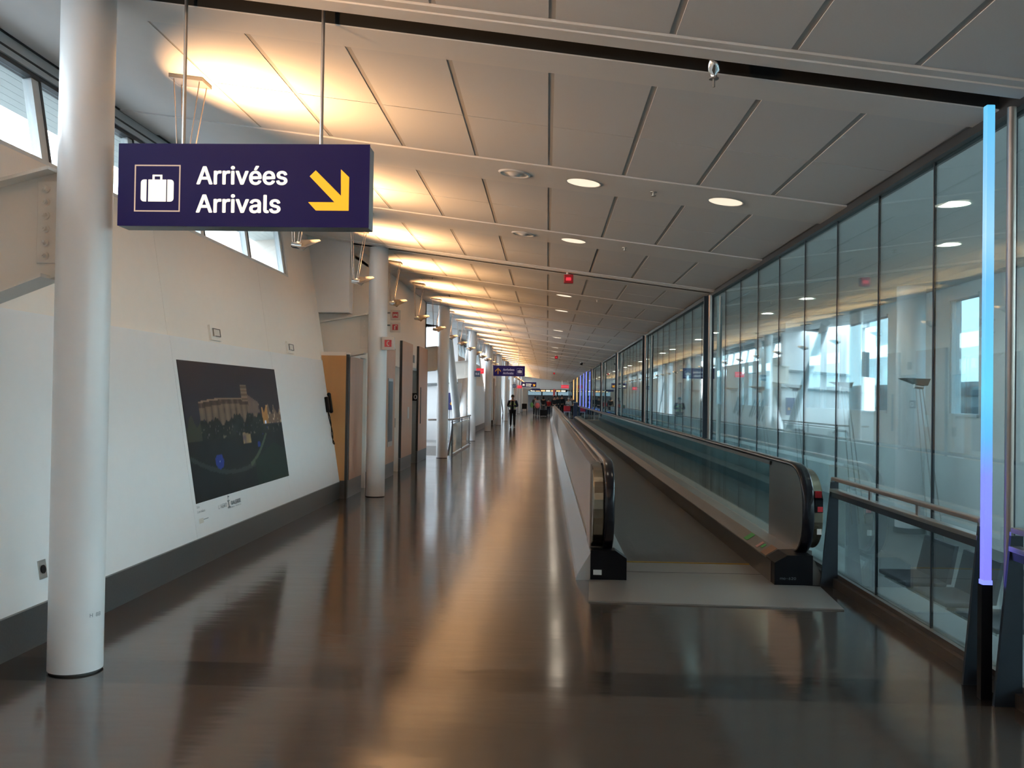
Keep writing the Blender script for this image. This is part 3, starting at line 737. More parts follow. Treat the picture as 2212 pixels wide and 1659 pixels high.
def handrail(x0, x1):
    a, b = loop()
    path = list(reversed(a)) + [(yc1, zc+rz)][:0] + b      # bottom front -> top front -> top far -> bottom far
    m_ = MB(); xm = (x0+x1)/2; w = (x1-x0)/2
    prof = [(-1, 0), (-.92, .75), (-.6, 1), (.6, 1), (.92, .75), (1, 0), (.8, -.25), (-.8, -.25)]
    n = len(path); vs = []
    for i, (y, z) in enumerate(path):
        p_ = path[max(0, i-1)]; q = path[min(n-1, i+1)]
        dy, dz = q[0]-p_[0], q[1]-p_[1]; L = math.hypot(dy, dz) or 1
        ny, nz = -dz/L, dy/L
        for u, v in prof: vs.append((xm+u*w, y+ny*v*.028, z+nz*v*.028))
    k = len(prof); fs = []
    for i in range(n-1):
        for j in range(k): fs.append((i*k+j, i*k+(j+1) % k, (i+1)*k+(j+1) % k, (i+1)*k+j))
    fs += [tuple(range(k-1, -1, -1)), tuple((n-1)*k+j for j in range(k))]
    m_.add(vs, fs, True); return m_
def dpoly(ins, y_lim, sgn=1, z0=.26):
    a = dpath(yc0 if sgn == 1 else yc1, zc, ry-ins, rz-ins, sgn)
    return a + [(y_lim, a[-1][1]), (y_lim, a[0][1])]
# left balustrade: solid
handrail(.53, .62).build('handrail', 'rubber', t)
MB().prism(dpoly(.0, 9.75), 'x', .555, .60).build('newel_panel', 'steel', t)
m_ = MB(); m_.prism(dpoly(.03, 9.3), 'x', .43, .53)
nc_ = m_.build('newel_casing', 'bronze', t, bevel=.01)
MB().box(.415, .43, 8.66, 9.25, .24, 1.035).build('casing_cover', 'cladding', nc_)
y = 9.25; i = 0
while y < WY1-.3:
    y2 = min(y+2.4, WY1-.3)
    MB().box(.43, .52, y+.004, y2-.004, .26, 1.0).build('cladding_panel', 'cladding', t); y = y2
MB().prism([(.52, .95), (.60, .95), (.60, 1.025), (.52, 1.0)], 'y', 9.2, WY1-.4).build('rail_track', 'deck', t)
MB().box(.52, .60, 9.7, WY1-.5, .26, .95).build('inner_panel', 'deck', t)
MB().prism([(.42, 0), (.74, 0), (.74, .20), (.63, .27), (.42, .28)], 'y', 8.62, WY1).build('deck', 'deck', t)
MB().box(.738, .745, 8.62, WY1-.1, .02, .19).build('skirt', 'skirt', t)
MB().prism([(.416, 0), (.742, 0), (.742, .205), (.64, .275), (.416, .275)], 'y', WY0, 8.62).build('end_box', 'black', t, bevel=.004)
m_ = MB(); m_.box(.442, .517, WY0-.003, WY0+.0, .055, .10); m_.build('sticker', 'sign_white', t)
y = WY0+.02
while y < WY1-.1:
    y2 = min(y+1.3, WY1-.1)
    MB().hexa([(.285, y+.003, 0), (.42, y+.003, 0), (.42, y2-.003, 0), (.285, y2-.003, 0), (.30, y+.003, .05), (.42, y+.003, .255), (.42, y2-.003, .255), (.30, y2-.003, .05)]).build('sloped_base_panel', 'steel_light', t)
    y = y2
# right balustrade: glass
handrail(2.275, 2.38).build('handrail', 'rubber', t)
MB().prism(dpoly(.015, 9.72), 'x', 2.31, 2.345).build('newel_panel', 'steel', t)
nc_ = MB().prism(dpoly(.03, 9.4), 'x', 2.38, 2.47).build('newel_casing', 'bronze', t, bevel=.01)
MB().box(2.395, 2.455, 8.372, 8.40, .79, .85).build('stop_button', 'red', nc_, bevel=.004)
MB().box(2.39, 2.46, 8.352, 8.385, .66, .79).build('key_panel', 'black', nc_)
MB().box(2.41, 2.455, 8.345, 8.35, .67, .715).build('stop_button', 'red', nc_)
MB().box(2.405, 2.445, 8.338, 8.345, .47, .52).build('sticker', 'sign_white', nc_)
MB().prism([(2.31, .99), (2.345, .99), (2.345, 1.03), (2.31, 1.03)], 'y', 9.6, WY1-.4).build('rail_track', 'deck', t)
MB().box(2.345, 2.362, 9.3, WY1-.4, 1.0, 1.04).build('rail_track', 'steel_light', t)
y = 9.72
while y < WY1-.6:
    y2 = min(y+2.4, WY1-.6)
    MB().box(2.322, 2.334, y+.004, y2-.004, .27, .995).build('glass_panel', 'glass_rail', t); y = y2
MB().prism([(2.05, .02), (2.47, .0), (2.47, .27), (2.30, .28), (2.16, .275), (2.05, .205)], 'y', 8.72, WY1).build('deck', 'deck', t)
MB().box(2.043, 2.05, 8.5, WY1-.1, .012, .20).build('skirt', 'skirt', t)
MB().prism([(2.048, .0), (2.385, 0), (2.385, .275), (2.16, .275), (2.048, .208)], 'y', WY0-.06, 8.72).build('end_box', 'black', t, bevel=.004)
MB().prism([(2.385, 0), (2.50, 0), (2.50, .05), (2.42, .22), (2.385, .24)], 'y', 8.46, WY1).build('sloped_base_panel', 'deck', t)
def dk(y0, y1, u0, u1, m, nm='sticker'):
    z = lambda u: .205+.07*u+.003
    MB().hexa([(2.05+.11*u0, y0, z(u0)), (2.05+.11*u1, y0, z(u1)), (2.05+.11*u1, y1, z(u1)), (2.05+.11*u0, y1, z(u0)),
               (2.05+.11*u0, y0, z(u0)+.003), (2.05+.11*u1, y0, z(u1)+.003), (2.05+.11*u1, y1, z(u1)+.003), (2.05+.11*u0, y1, z(u0)+.003)]).build(nm, m, t)
M['sticker_green'] = mat('sticker_green', lin(.08, .42, .10), .5); M['sticker_pink'] = mat('sticker_pink', lin(.62, .30, .26), .5)
M['copper'] = mat('copper_plate', lin(.30, .15, .08), .35, .5)
dk(8.74, 8.96, .02, .98, 'copper', 'comb_cover'); dk(9.05, 9.12, .35, .75, 'sticker_green'); dk(9.16, 9.24, .15, .8, 'sticker_pink'); dk(9.62, 9.78, .15, .9, 'sticker_green')
m_ = MB(); text_on(m_, 'mo-620', 2.095, 2.235, .06, .022, lambda u, v: (u, WY0-.064, v), .0); m_.build('lettering', 'housing', t)

# ------------------------------------------------------------------ hanging signs
PX = .002687
def rotarrow(pts, c, ang):
    ca, sa = math.cos(ang), math.sin(ang)
    return [(c[0]+(u-c[0])*ca-(v-c[1])*sa, c[1]+(u-c[0])*sa+(v-c[1])*ca) for u, v in pts]
def hanging_sign(y, lab, style):
    X0 = -2.53; ZT = 1.65+(850.5-310)*PX; fw, fh = 552, 180
    t = thing('hanging_sign', lab, 'sign', (X0+fw*PX/2, y, ZT-fh*PX), 'blue hanging arrivals signs')
    def f(px, py, d=0): return (X0+(px-238)*PX, y-.07-d, ZT-(py-310)*PX)
    x0, _, z1 = f(238, 310); x1, _, z0 = f(790, 490)
    MB().box(x0+.003, x1-.003, y-.064, y+.075, z0-.002, z1-.005).build('housing', 'housing', t, bevel=.003)
    MB().box(x0, x1, y-.07, y-.064, z0, z1).build('face_panel', 'face', t)
    lit = style != 'up'
    ml = 'e_white' if lit else 'u_letter'; ma = 'e_yellow' if lit else 'u_yellow'; mf = 'e_frame' if lit else 'u_letter'
    if lit: su, tu, au = 0, 0, 0
    else: su, tu, au = 375, 25, 0
    def P(poly, nm, m, hole=None):
        b = MB(); ys = y-.0705
        b.prism([(X0+(u-238)*PX, ZT-(v-310)*PX) for u, v in poly], 'y', ys-.002, ys); return b
    # pictogram frame
    b = MB()
    for (a0, b0, a1, b1) in ((275, 357, 376, 359.5), (275, 456.5, 376, 459), (275, 359.5, 277.5, 456.5), (373.5, 359.5, 376, 456.5)):
        pa = f(a0+su, b0); pb = f(a1+su, b1); b.box(pa[0], pb[0], y-.0735, y-.0705, pb[2], pa[2])
    b.build('pictogram_frame', mf, t)
    # suitcase
    def rr(x0_, y0_, x1_, y1_, r, cor='abcd'):
        pts = []
        def arc(cx, cy, a0):
            for i in range(5):
                a = R(a0+i*22.5); pts.append((cx+r*math.cos(a), cy-r*math.sin(a)))
        if 'a' in cor: arc(x1_-r, y0_+r, 0)
        else: pts.append((x1_, y0_))
        if 'b' in cor: arc(x0_+r, y0_+r, 90)
        else: pts.append((x0_, y0_))
        if 'c' in cor: arc(x0_+r, y1_-r, 180)
        else: pts.append((x0_, y1_))
        if 'd' in cor: arc(x1_-r, y1_-r, 270)
        else: pts.append((x1_, y1_))
        return [(u+su, v) for u, v in pts]
    b = MB()
    for poly in (rr(289, 389, 301.5, 437, 7, 'bc'), rr(305.5, 389, 345, 437, 1, ''), rr(347.5, 389, 361.5, 437, 7, 'ad')):
        b.prism([(X0+(u-238)*PX, ZT-(v-310)*PX) for u, v in poly], 'y', y-.0725, y-.0705)
    for (a0, b0, a1, b1) in ((314.5, 378.5, 336, 382), (314.5, 382, 319, 389), (331.5, 382, 336, 389)):
        pa = f(a0+su, b0); pb = f(a1+su, b1); b.box(pa[0], pb[0], y-.0725, y-.0705, pb[2], pa[2])
    b.build('suitcase_pictogram', ml, t)
    fn = lambda u, v: (X0+(u-238)*PX, y-.0715, ZT-(310-v)*-PX) if False else (X0+(u-238)*PX, y-.0715, ZT-(-v-310)*PX)
    b = MB(); text_on(b, 'Arriv\u00e9es', 413+tu-(30 if style == 'up' else 0), 610+tu-(30 if style == 'up' else 0), -398, 37.5, fn, .020)
    b.build('lettering', ml, t); b = MB(); text_on(b, 'Arrivals', 413+tu-(30 if style == 'up' else 0), 596+tu-(30 if style == 'up' else 0), -459.5, 37.5, fn, .020)
    b.build('lettering', ml, t)
    ar = [(673, 367), (729, 422), (728, 364.5), (746, 381.5), (746, 454), (674.5, 454), (657.5, 436), (715, 436), (660, 380)]
    b = MB()
    pts = [(X0+(u-238)*PX, ZT-(v-310)*PX) for u, v in ar]
    if style == 'up':
        c = (X0+(705-238)*PX, ZT-(408-310)*PX); pts = rotarrow(pts, c, R(135)); dx = X0+(325-238)*PX - c[0]; pts = [(u+dx-.02, v) for u, v in pts]
    b.prism(pts, 'y', y-.0725, y-.0705); b.build('arrow', ma, t)
    for px in (374, 679):
        x = X0+(px-238)*PX+.0
        MB().cyl((x, y-.02, z1-.01), (x, y-.02, cz(x)+.265), .0105, n=12).build('hanging_rod', 'alu', t)
    return t
hanging_sign(CY(0), 'large lit blue sign reading Arrivées Arrivals beside the nearest column', 'lit')
hanging_sign(CY(4), 'mid corridor blue Arrivals sign with upward arrow, unlit', 'up')
hanging_sign(CY(9), 'small distant lit Arrivals sign hanging beyond the other two', 'lit')

# small flag signs
def flag(x0, x1, y, z0, z1, lab, icon, arm='left', xw=None):
    t = thing('safety_sign', lab, 'sign', ((x0+x1)/2, y, z0))
    MB().box(x0, x1, y-.03, y+.03, z0, z1).build('sign_box', 'sign_white', t, bevel=.006)
    cx, czz = (x0+x1)/2, (z0+z1)/2; s = (x1-x0)*.28
    MB().box(cx-s, cx+s, y-.034, y-.0305, czz-s, czz+s).build('red_square', 'sign_pink', t)
    b = MB(); yy = (y-.038, y-.0345); W_ = lambda u, v: (cx+u*s, czz+v*s)
    if icon == 'phone':
        pts = []
        for i in range(13):
            a = R(110+i*140/12); pts.append(W_(.15+.55*math.cos(a), .75*math.sin(a)))
        for i in range(12, -1, -1):
            a = R(110+i*140/12); pts.append(W_(.30+.45*math.cos(a), .50*math.sin(a)))
        b.prism(pts, 'y', *yy)
        for v in (.6, -.6): b.prism([W_(-.05, v-.17), W_(.32, v-.17), W_(.32, v+.17), W_(-.05, v+.17)], 'y', *yy)
    elif icon == 'hose':
        b.prism([W_(-.8, -.7), W_(-.1, -.2), W_(-.1, .15), W_(-.7, .5)], 'y', *yy); b.prism([W_(.8, -.7), W_(.75, .5), W_(.1, .15), W_(.1, -.2)], 'y', *yy)
        b.prism([W_(-.1, -.2), W_(.1, -.2), W_(.1, .5), W_(-.1, .5)], 'y', *yy)
    else:
        b.prism([W_(-.35, -.85), W_(.1, -.85), W_(.1, .35), W_(-.0, .55), W_(-.25, .55), W_(-.35, .35)], 'y', *yy)
        b.prism([W_(.0, .55), W_(.6, .35), W_(.75, .6), W_(.4, .75), W_(-.1, .7)], 'y', *yy)
    b.build('pictogram', 'sign_white', t)
    if xw is not None: MB().box(xw, x0, y-.01, y+.01, z1-.07, z1-.04).build('bracket', 'housing', t)
    return t
flag(-2.655, -2.455, 14.86, 2.37, 2.58, 'pale box sign with red telephone square at the second column', 'phone')
flag(-3.06, -2.865, 18.0, 3.11, 3.30, 'upper red fire sign on the wall right of second column', 'hose', xw=-3.19)
flag(-3.06, -2.865, 18.0, 2.87, 3.06, 'red fire extinguisher sign, below another on the wall', 'ext', xw=-3.19)
def plain_flag(x0, x1, y, z0, z1, m, lab, txt=None, xw=None):
    t = thing('flag_sign', lab, 'sign', ((x0+x1)/2, y, z0))
    MB().box(x0, x1, y-.04, y+.04, z0, z1).build('sign_box', m, t)
    if txt:
        b = MB(); text_on(b, txt, x0+.04, x1-.04, z0+(z1-z0)*.35, (z1-z0)*.3, lambda u, v: (u, y-.043, v), .0); b.build('lettering', 'u_letter', t)
    if x0 > -2 : MB().cyl((x0+.1, y, z1-.01), (x0+.1, y, cz(x0+.1)), .012, n=6).build('hanging_rod', 'alu', t); MB().cyl((x1-.1, y, z1-.01), (x1-.1, y, cz(x1-.1)), .012, n=6).build('hanging_rod', 'alu', t)
    if xw is not None: MB().box(min(xw, x0), max(xw, x1), y-.012, y+.012, z1-.06, z1-.03).build('bracket', 'housing', t)
plain_flag(-2.66, -2.45, 34.1, 2.36, 2.58, 'flag_blue', 'small dark blue flag sign fixed to the fourth column', '56')
plain_flag(-3.1, -2.72, 40.0, 2.62, 2.85, 'e_red', 'red exit sign on the wall behind the dark blue flag sign', 'SORTIE', xw=-3.6)
plain_flag(-2.65, -2.40, CY(7)-.2, 2.35, 2.62, 'flag_blue', 'far dark flag sign on a column beyond the standing man', '57', xw=-2.76)
plain_flag(-2.6, -2.2, CY(8)-.2, 2.40, 2.65, 'e_red', 'far red sign left of the distant lit sign', 'EXIT', xw=-2.76)
plain_flag(1.5, 2.3, 98.0, 2.62, 2.95, 'e_red', 'red exit sign at the end of the corridor on the right', 'SORTIE')
plain_flag(-1.6, -.7, 96.0, 2.30, 2.52, 'navy', 'small dark sign below the distant lit sign', None)

# ------------------------------------------------------------------ ceiling devices
def downlight(x, y, lab):
    z = cz(x)-.012
    t = thing('downlight', lab, 'ceiling light', (x, y, z), 'round recessed ceiling lights')
    tl = lambda pts: [(px, py, pz-.1278*(px-x)) for px, py, pz in pts]
    m_ = MB(); m_.lathe([(.168, -.004), (.155, -.006), (.150, .0)], (x, y, z), 32); m_.v = tl(m_.v); m_.build('trim_ring', 'white_paint', t)
    m_ = MB(); m_.lathe([(.150, -.003), (.10, -.0032), (.001, -.0034)], (x, y, z), 32); m_.v = tl(m_.v); m_.build('diffuser', 'downlight', t)
    ld = bpy.data.lights.new('downlight_lamp', 'AREA'); ld.shape = 'DISK'; ld.size = .28; ld.energy = 1.8; ld.color = (1, .86, .68)
    lo = bpy.data.objects.new('downlight_lamp', ld); COL.objects.link(lo); lo.parent = t; lo.location = (0, 0, -.012)
dn = 0
for j in range(-5, 33):
    if j % 3 == 0: continue
    y = 5.42+3.2*j
    if y < -3 or y > YEND-2: continue
    dn += 1 if y > 6 else 0
    w = ['', 'first', 'second', 'third', 'fourth', 'fifth', 'sixth', 'seventh', 'eighth', 'ninth', 'tenth']
    if y < 6: lab = 'warm round ceiling light behind the viewer'
    elif dn == 1: lab = 'left one of the two nearest round ceiling lights'
    elif dn <= 10: lab = 'warm round ceiling light, %s from the viewer in the central row' % w[dn]
    else: lab = 'distant warm round ceiling light near the corridor end, past the tenth'
    downlight(.31, y, lab)
    if abs(y-8.62) < .1 or y < 6: downlight(1.62, y, 'right one of the two nearest round ceiling lights' if y > 6 else lab)
def sprinkler(x, y, lab, big=False):
    z = cz(x)-.012
    t = thing('sprinkler', lab, 'sprinkler', (x, y, z), 'ceiling sprinklers')
    MB().cyl((x, y, z), (x, y, z-.006), .032, n=16).build('escutcheon', 'alu', t)
    MB().cyl((x, y, z-.005), (x, y, z-.035), .01, n=8).cyl((x, y, z-.035), (x, y, z-.039), .022, n=12).build('head', 'steel', t)
for i, y in enumerate([8.62+3.2*q for q in range(0, 6)]):
    if (i % 3) == 2: continue
    for x, sd in ((.96, 'right'), (-2.28, 'left')):
        sprinkler(x, y, 'small ceiling sprinkler on the %s side of the %s ceiling band with round lights' % (sd, ['first', 'second', '', 'third', 'fourth', ''][i]))
# sprinkler in the slot
x, y = .93, 5.34; z = cz(x)
t = thing('sprinkler', 'chrome sprinkler hanging from the dark ceiling slot, nearest of all', 'sprinkler', (x, y, z), 'ceiling sprinklers')
MB().lathe([(.035, .02), (.032, -.05), (.018, -.06), (.018, -.09)], (x, y, z), 20).build('cup', 'alu_mirror', t)
MB().cyl((x, y, z-.088), (x, y, z-.094), .028, n=16).cyl((x, y, z-.09), (x, y, z-.14), .007, n=8).build('head', 'steel', t)
MB().cyl((x, y, z+.26), (x, y, z+.01), .012, n=10).build('pipe', 'steel', t)
def speaker(x, y, lab, z=None, r=.15):
    z = (cz(x)-.012) if z is None else z
    t = thing('ceiling_speaker', lab, 'speaker', (x, y, z), 'round ceiling speakers')
    sh = lambda m_: setattr(m_, 'v', [(a, b, c-.1278*(a-x)) for a, b, c in m_.v])
    m_ = MB(); m_.lathe([(r, 0), (r-.01, -.014), (r-.025, -.012), (r-.03, 0)], (x, y, z), 32); sh(m_); m_.build('rim', 'white_paint' if z > 3 and r < .16 else 'housing', t)
    m_ = MB(); m_.lathe([(r-.03, -.004), (.06, -.002), (.05, -.02), (.001, -.022)], (x, y, z), 32); sh(m_); m_.build('cone', 'gypsum' if r < .16 else 'dark', t)
speaker(-.33, 8.62, 'round white flush ceiling speaker, nearer of the two')
speaker(-.33, 11.82, 'round white flush ceiling speaker, farther of the two')
m0 = speaker(-.30, 5.355, 'dark round speaker set in the near ceiling slot', cz(-.3)+.2, .17)
def strobe(x, y, lab):
    z = cz(x)
    t = thing('fire_strobe', lab, 'alarm', (x, y, z), 'red ceiling alarms')
    MB().cyl((x-.02, y, z+.02), (x-.02, y, z-.05), .02, n=12).build('stem', 'white_paint', t)
    bd_ = MB().box(x-.075, x+.075, y-.05, y+.05, z-.19, z-.05).build('body', 'red', t, bevel=.01)
    MB().box(x-.04, x+.04, y-.055, y-.05, z-.15, z-.10).build('lens', 'e_red', bd_)
strobe(.32, CY(1)-.2, 'red alarm box hanging from the ceiling, nearest one')
strobe(.42, CY(4)-.2, 'red alarm box hanging from the ceiling, second one')
strobe(.55, CY(7)-.2, 'tiny far red alarm box on the ceiling')
x, y = 1.76, 48.0; t = thing('dome_camera', 'black dome camera on the ceiling, right side far ahead', 'camera', (x, y, cz(x)))
MB().cyl((x, y, cz(x)+.01), (x, y, cz(x)-.05), .09, n=20).build('housing', 'housing', t); MB().ball((x, y, cz(x)-.06), .085).build('dome', 'black', t)
x, y = -1.6, 30.9; t = thing('smoke_detector', 'small dark smoke detector on the ceiling above the stair opening', 'detector', (x, y, cz(x)))
MB().cyl((x, y, cz(x)+.01), (x, y, cz(x)-.03), .10, n=20).build('base', 'beam', t); MB().cyl((x, y, cz(x)-.03), (x, y, cz(x)-.07), .06, .05, n=20).build('head', 'housing', t)

# ------------------------------------------------------------------ hanging uplights along the left
def uplight(loc, lab, grp='uplights on thin rods along the left'):
    x, y = loc; zc_ = cz(x)-.005
    t = thing('hanging_uplight', lab, 'uplight', (x, y, zc_), grp)
    p = MB(); m_ = p.hexa([(x-.13, y-.10, cz(x-.13)-.03), (x+.13, y-.10, cz(x+.13)-.03), (x+.13, y+.10, cz(x+.13)-.03), (x-.13, y+.10, cz(x-.13)-.03),
                        (x-.13, y-.10, cz(x-.13)), (x+.13, y-.10, cz(x+.13)), (x+.13, y+.10, cz(x+.13)), (x-.13, y+.10, cz(x-.13))]); p.build('ceiling_plate', 'plate', t)
    hx = x-.035; zb = 3.30
    for dx, dy in ((-.10, -.075), (-.10, .075), (.10, -.075), (.10, .075)):
        MB().cyl((x+dx, y+dy, cz(x+dx)-.02), (hx+dx*.30, y+dy*.6, zb+.03), .0045, n=6).build('rod', 'rail', t)
    MB().cyl((hx-.035, y, zb), (hx+.065, y, zb-.015), .038, n=20).cyl((hx-.05, y, zb+.002), (hx-.035, y, zb), .03, n=20).build('lamp_housing', 'alu_mirror', t)
    # winged reflector: one sheet rising to the right, with a dropped lip
    a, b = .075, .095
    def sheet(pts, th=.004):
        q = MB(); vs = [v for v in pts] + [(v[0], v[1], v[2]-th) for v in pts]; n = len(pts)
        q.add(vs, [tuple(range(n)), tuple(range(2*n-1, n-1, -1))] + [(i, n+i, n+(i+1) % n, (i+1) % n) for i in range(n)]); return q
    A_, B_, C_, D_ = (hx+.014, y+.10, zb+.074), (hx+.235, y+.10, zb+.080), (hx+.092, y, zb-.009), (hx+.037, y, zb-.009)
    E_, F_, G_, H_ = (hx+.29, y-.06, zb+.037), (hx+.147, y-.10, zb-.037), (hx+.11, y-.12, zb-.080), (hx+.037, y-.10, zb-.037)
    sheet([A_, D_, C_, B_]).build('reflector', 'reflector', t); sheet([C_, F_, E_, B_]).build('reflector', 'reflector', t)
    sheet([D_, H_, G_, F_, C_]).build('reflector_lip', 'reflector', t)
    q = MB().cyl((hx+.02, y-.02, zb+.030), (hx+.02, y+.04, zb+.030), .010, n=8); q.build('lamp', 'lamp', t)
    ld = bpy.data.lights.new('uplight_lamp', 'AREA'); ld.energy = UP; ld.color = (1, .54, .23); ld.shape = 'RECTANGLE'; ld.size = .10; ld.size_y = .10; ld.spread = R(132)
    lo = bpy.data.objects.new('uplight_lamp', ld); COL.objects.link(lo); lo.parent = t
    lo.location = (.05, 0, zb+.09-zc_)
    d = Vector((.72, .05, .69)); lo.rotation_euler = d.to_track_quat('-Z', 'Y').to_euler()
    return t
UP = 21
ulab = ['hanging uplight whose lamp is hidden behind the large blue sign', 'hanging uplight just below the right part of the big sign',
        'hanging uplight in front of the second column', 'hanging uplight right of second column, above the red fire signs', 'hanging uplight above the wooden panel before the lift door', 'hanging uplight beside the third column']
i = 0
for j in range(-3, 33):
    y = 7.02+3.2*j
    if y > YEND-2: break
    if y < 0: lab = 'hanging uplight behind the viewer'
    elif y < 6: lab = 'hanging uplight above the viewer'
    elif i < len(ulab): lab = ulab[i]; i += 1
    elif y < 44: lab = '%s hanging uplight from the viewer, between third column and second blue sign' % ['sixth','seventh','eighth','ninth','tenth','eleventh','twelfth','thirteenth','fourteenth'][i-6]; i += 1
    else: lab = 'tiny far hanging uplight beyond the second blue sign'
    uplight((-2.77, y), lab)

# ------------------------------------------------------------------ poster and wall fittings
t = thing('wall_poster', 'large dark night photograph of a floodlit grain silo on left wall', 'poster', lp(8.70, .59, .004))
nx, nz_ = 220, 110
import math as _m
def hsh(i, j): return (math.sin(i*12.9898+j*78.233)*43758.5453) % 1.0
def sm(a, b, x): t_ = max(0, min(1, (x-a)/(b-a))); return t_*t_*(3-2*t_)
def noise2(x, y):
    xi, yi = math.floor(x), math.floor(y); fx, fy = x-xi, y-yi; fx = fx*fx*(3-2*fx); fy = fy*fy*(3-2*fy)
    return (hsh(xi, yi)*(1-fx)+hsh(xi+1, yi)*fx)*(1-fy)+(hsh(xi, yi+1)*(1-fx)+hsh(xi+1, yi+1)*fx)*fy
def poster_col(u, v):     # u 0..1 to the right, v 0..1 up
    n1 = noise2(u*40, v*22); n2 = noise2(u*90+7, v*50+3); n3 = noise2(u*14, v*8)
    c = [.030+.012*v, .030+.008*v, .050]                                      # night sky
    top = .735 - .35*(u-.42)**2 + (.0 if u < .62 else -.02)
    bx = u > .125 and u < .735
    if bx and v < top and v > .47:
        seg = (u*17) % 1.0; s = .55+.45*math.sin(seg*math.pi)
        k = (.75+.25*n1)*s; c = [.20*k, .145*k, .10*k]
        if v > top-.05: c = [.11*k, .08*k, .06*k]
        if v > top-.012: c = [.26, .19, .13]
    if .545 < u < .61 and top-.02 < v < .84:
        c = [.24+.05*math.sin(v*200), .17, .12]
        if int(v*60) % 2: c = [.12, .085, .06]
    if .61 < u < .725 and v < .76-.55*(u-.61) and v > .6: c = [.17*(.7+.3*n1), .12*(.7+.3*n1), .085]
    if .755 < u < .83 and .50 < v < .60+.07*noise2(u*60, 1): c = [.42, .22, .07]
    if u > .83 and .50 < v < .58+.10*noise2(u*45, 5):
        c = [.16, .11, .08] if n2 < .7 else [.5, .38, .25]
    tree = .50 + .10*noise2(u*22, 0) + .03*noise2(u*70, 2)
    if v < tree and u < .76 or v < .50:
        g = .010+.040*n1*n3; c = [g*.75, g*1.15, g*.95]
        if n2 > .86 and v > .38: c = [.20*n1, .18*n1, .09]
        if u < .12 and v > .40: c = [.07, .08, .045]
    if v < .42:
        g = .010+.014*n3; c = [g*.8, g*1.0, g*1.05]
        path = .155 + .9*(u-.42)**2
        if abs(v-path) < .014+.008*n1 and u < .72: c = [.055, .075, .062]
        if u > .55 and u < .78 and abs(v-(.155+1.15*(u-.45)**2*2.2)) < .018: c = [.07, .10, .06]
        if u > .60 and v < .33-.5*abs(u-.85): c = [.013, .034, .020]
    for bu, bv, br in ((.245, .255, .042), (.672, .335, .02), (.735, .42, .008), (.80, .47, .008)):
        d = math.hypot((u-bu)*1.0, (v-bv)*.70)+.006*n2
        if d < br: c = [.02, .06+.0, .38]
        if d < br*.15 and br > .03: c = [.6, .7, .9]
    if .50 < u < .59 and .36 < v < .45-.3*abs(u-.52): c = [.22*n1+.1, .17*n1+.08, .10]
    if .78 < u < .80 and .50 < v < .53: c = [.7, .8, 1.0]
    return c
vs = []; fs = []; cols = []
for j in range(nz_+1):
    for i in range(nx+1):
        u = i/nx; v = j/nz_; vs.append(lp(8.70+3.17*u, .59+1.365*v, .004)); cols.append(poster_col(u, v))
for j in range(nz_):
    for i in range(nx): a = j*(nx+1)+i; fs.append((a, a+1, a+nx+2, a+nx+1))
b = MB(); b.add(vs, fs); po = b.build('print', 'poster', t)
ca = po.data.color_attributes.new('print', 'FLOAT_COLOR', 'POINT')
for i, c in enumerate(cols): k_ = .55 if c[0]+c[1] < .17 else .95; ca.data[i].color = (c[0]*k_, c[1]*k_, c[2]*(k_+.05), 1)
b = MB(); lbox(b, 8.70, 11.87, .59, 1.955, .0, .0035); b.build('backing', 'dark', t)
fnw = lambda u, v: lp(u, v, .003)
t = thing('gallery_logo', 'grey gallery lettering and logo printed on wall below the poster', 'lettering', lp(9.26, .45, .002))
for tx, a_, b_, v_, h_, bo in (('GALERIE', 9.63, 9.93, .475, .038, .03), ("L'AERO", 9.26, 9.50, .475, .038, 0), ('MONTREAL-TRUDEAU', 9.53, 9.93, .445, .014, 0)):
    b = MB(); text_on(b, tx, a_, b_, v_, h_, fnw, bo, (NX, 0, NZ)); b.build('lettering', 'housing', t)
b = MB(); lbox(b, 9.535, 9.60, .455, .468, .001, .003); lbox(b, 9.555, 9.58, .468, .52, .001, .003); lbox(b, 9.535, 9.60, .52, .53, .001, .003)
lbox(b, 9.56, 9.565, .53, .58, .001, .003); lbox(b, 9.565, 9.60, .56, .575, .001, .003); b.build('emblem', 'housing', t)
t = thing('poster_caption', 'small grey caption printed on wall below the lower left poster corner', 'lettering', lp(8.7, .42, .002))
for tx, a_, b_, v_ in (('Silo', 8.70, 8.77, .545), ('Les silos', 8.70, 8.90, .50)):
    b = MB(); text_on(b, tx, a_, b_, v_, .022, fnw, 0); b.build('lettering', 'housing', t)
b = MB(); lbox(b, 8.72, 8.83, .40, .445, .001, .003); b.build('emblem', 'beam', t)
b = MB(); lbox(b, 8.83, 8.96, .425, .431, .001, .003); b.build('emblem', 'housing', t)
for yy, wd in ((9.87, 'left'), (12.80, 'right')):
    t = thing('wall_light', '%s one of two small square wall fittings above the poster' % wd, 'wall fitting', lp(yy, 2.22, 0), 'small square fittings on upper wall')
    b = MB(); lbox(b, yy-.155, yy+.155, 2.205, 2.365, -.018, .008); b.build('plate', 'wall_warm_lit', t)
    b = MB(); lbox(b, yy-.11, yy+.11, 2.245, 2.33, .008, .018); b.build('grille', 'beam', t)
    b = MB(); lbox(b, yy-.11, yy-.095, 2.245, 2.33, .018, .022); lbox(b, yy+.095, yy+.11, 2.245, 2.33, .018, .022); lbox(b, yy-.095, yy+.095, 2.322, 2.33, .018, .022); lbox(b, yy-.05, yy+.095, 2.245, 2.253, .018, .022); b.build('grille_line', 'frame_brown', t)
t = thing('power_outlet', 'metal outlet plate low on the wall left of the nearest column', 'outlet', lp(5.98, .42, 0))
b = MB(); lbox(b, 5.94, 6.03, .415, .535, 0, .006); pt_ = b.build('plate', 'alu', t)
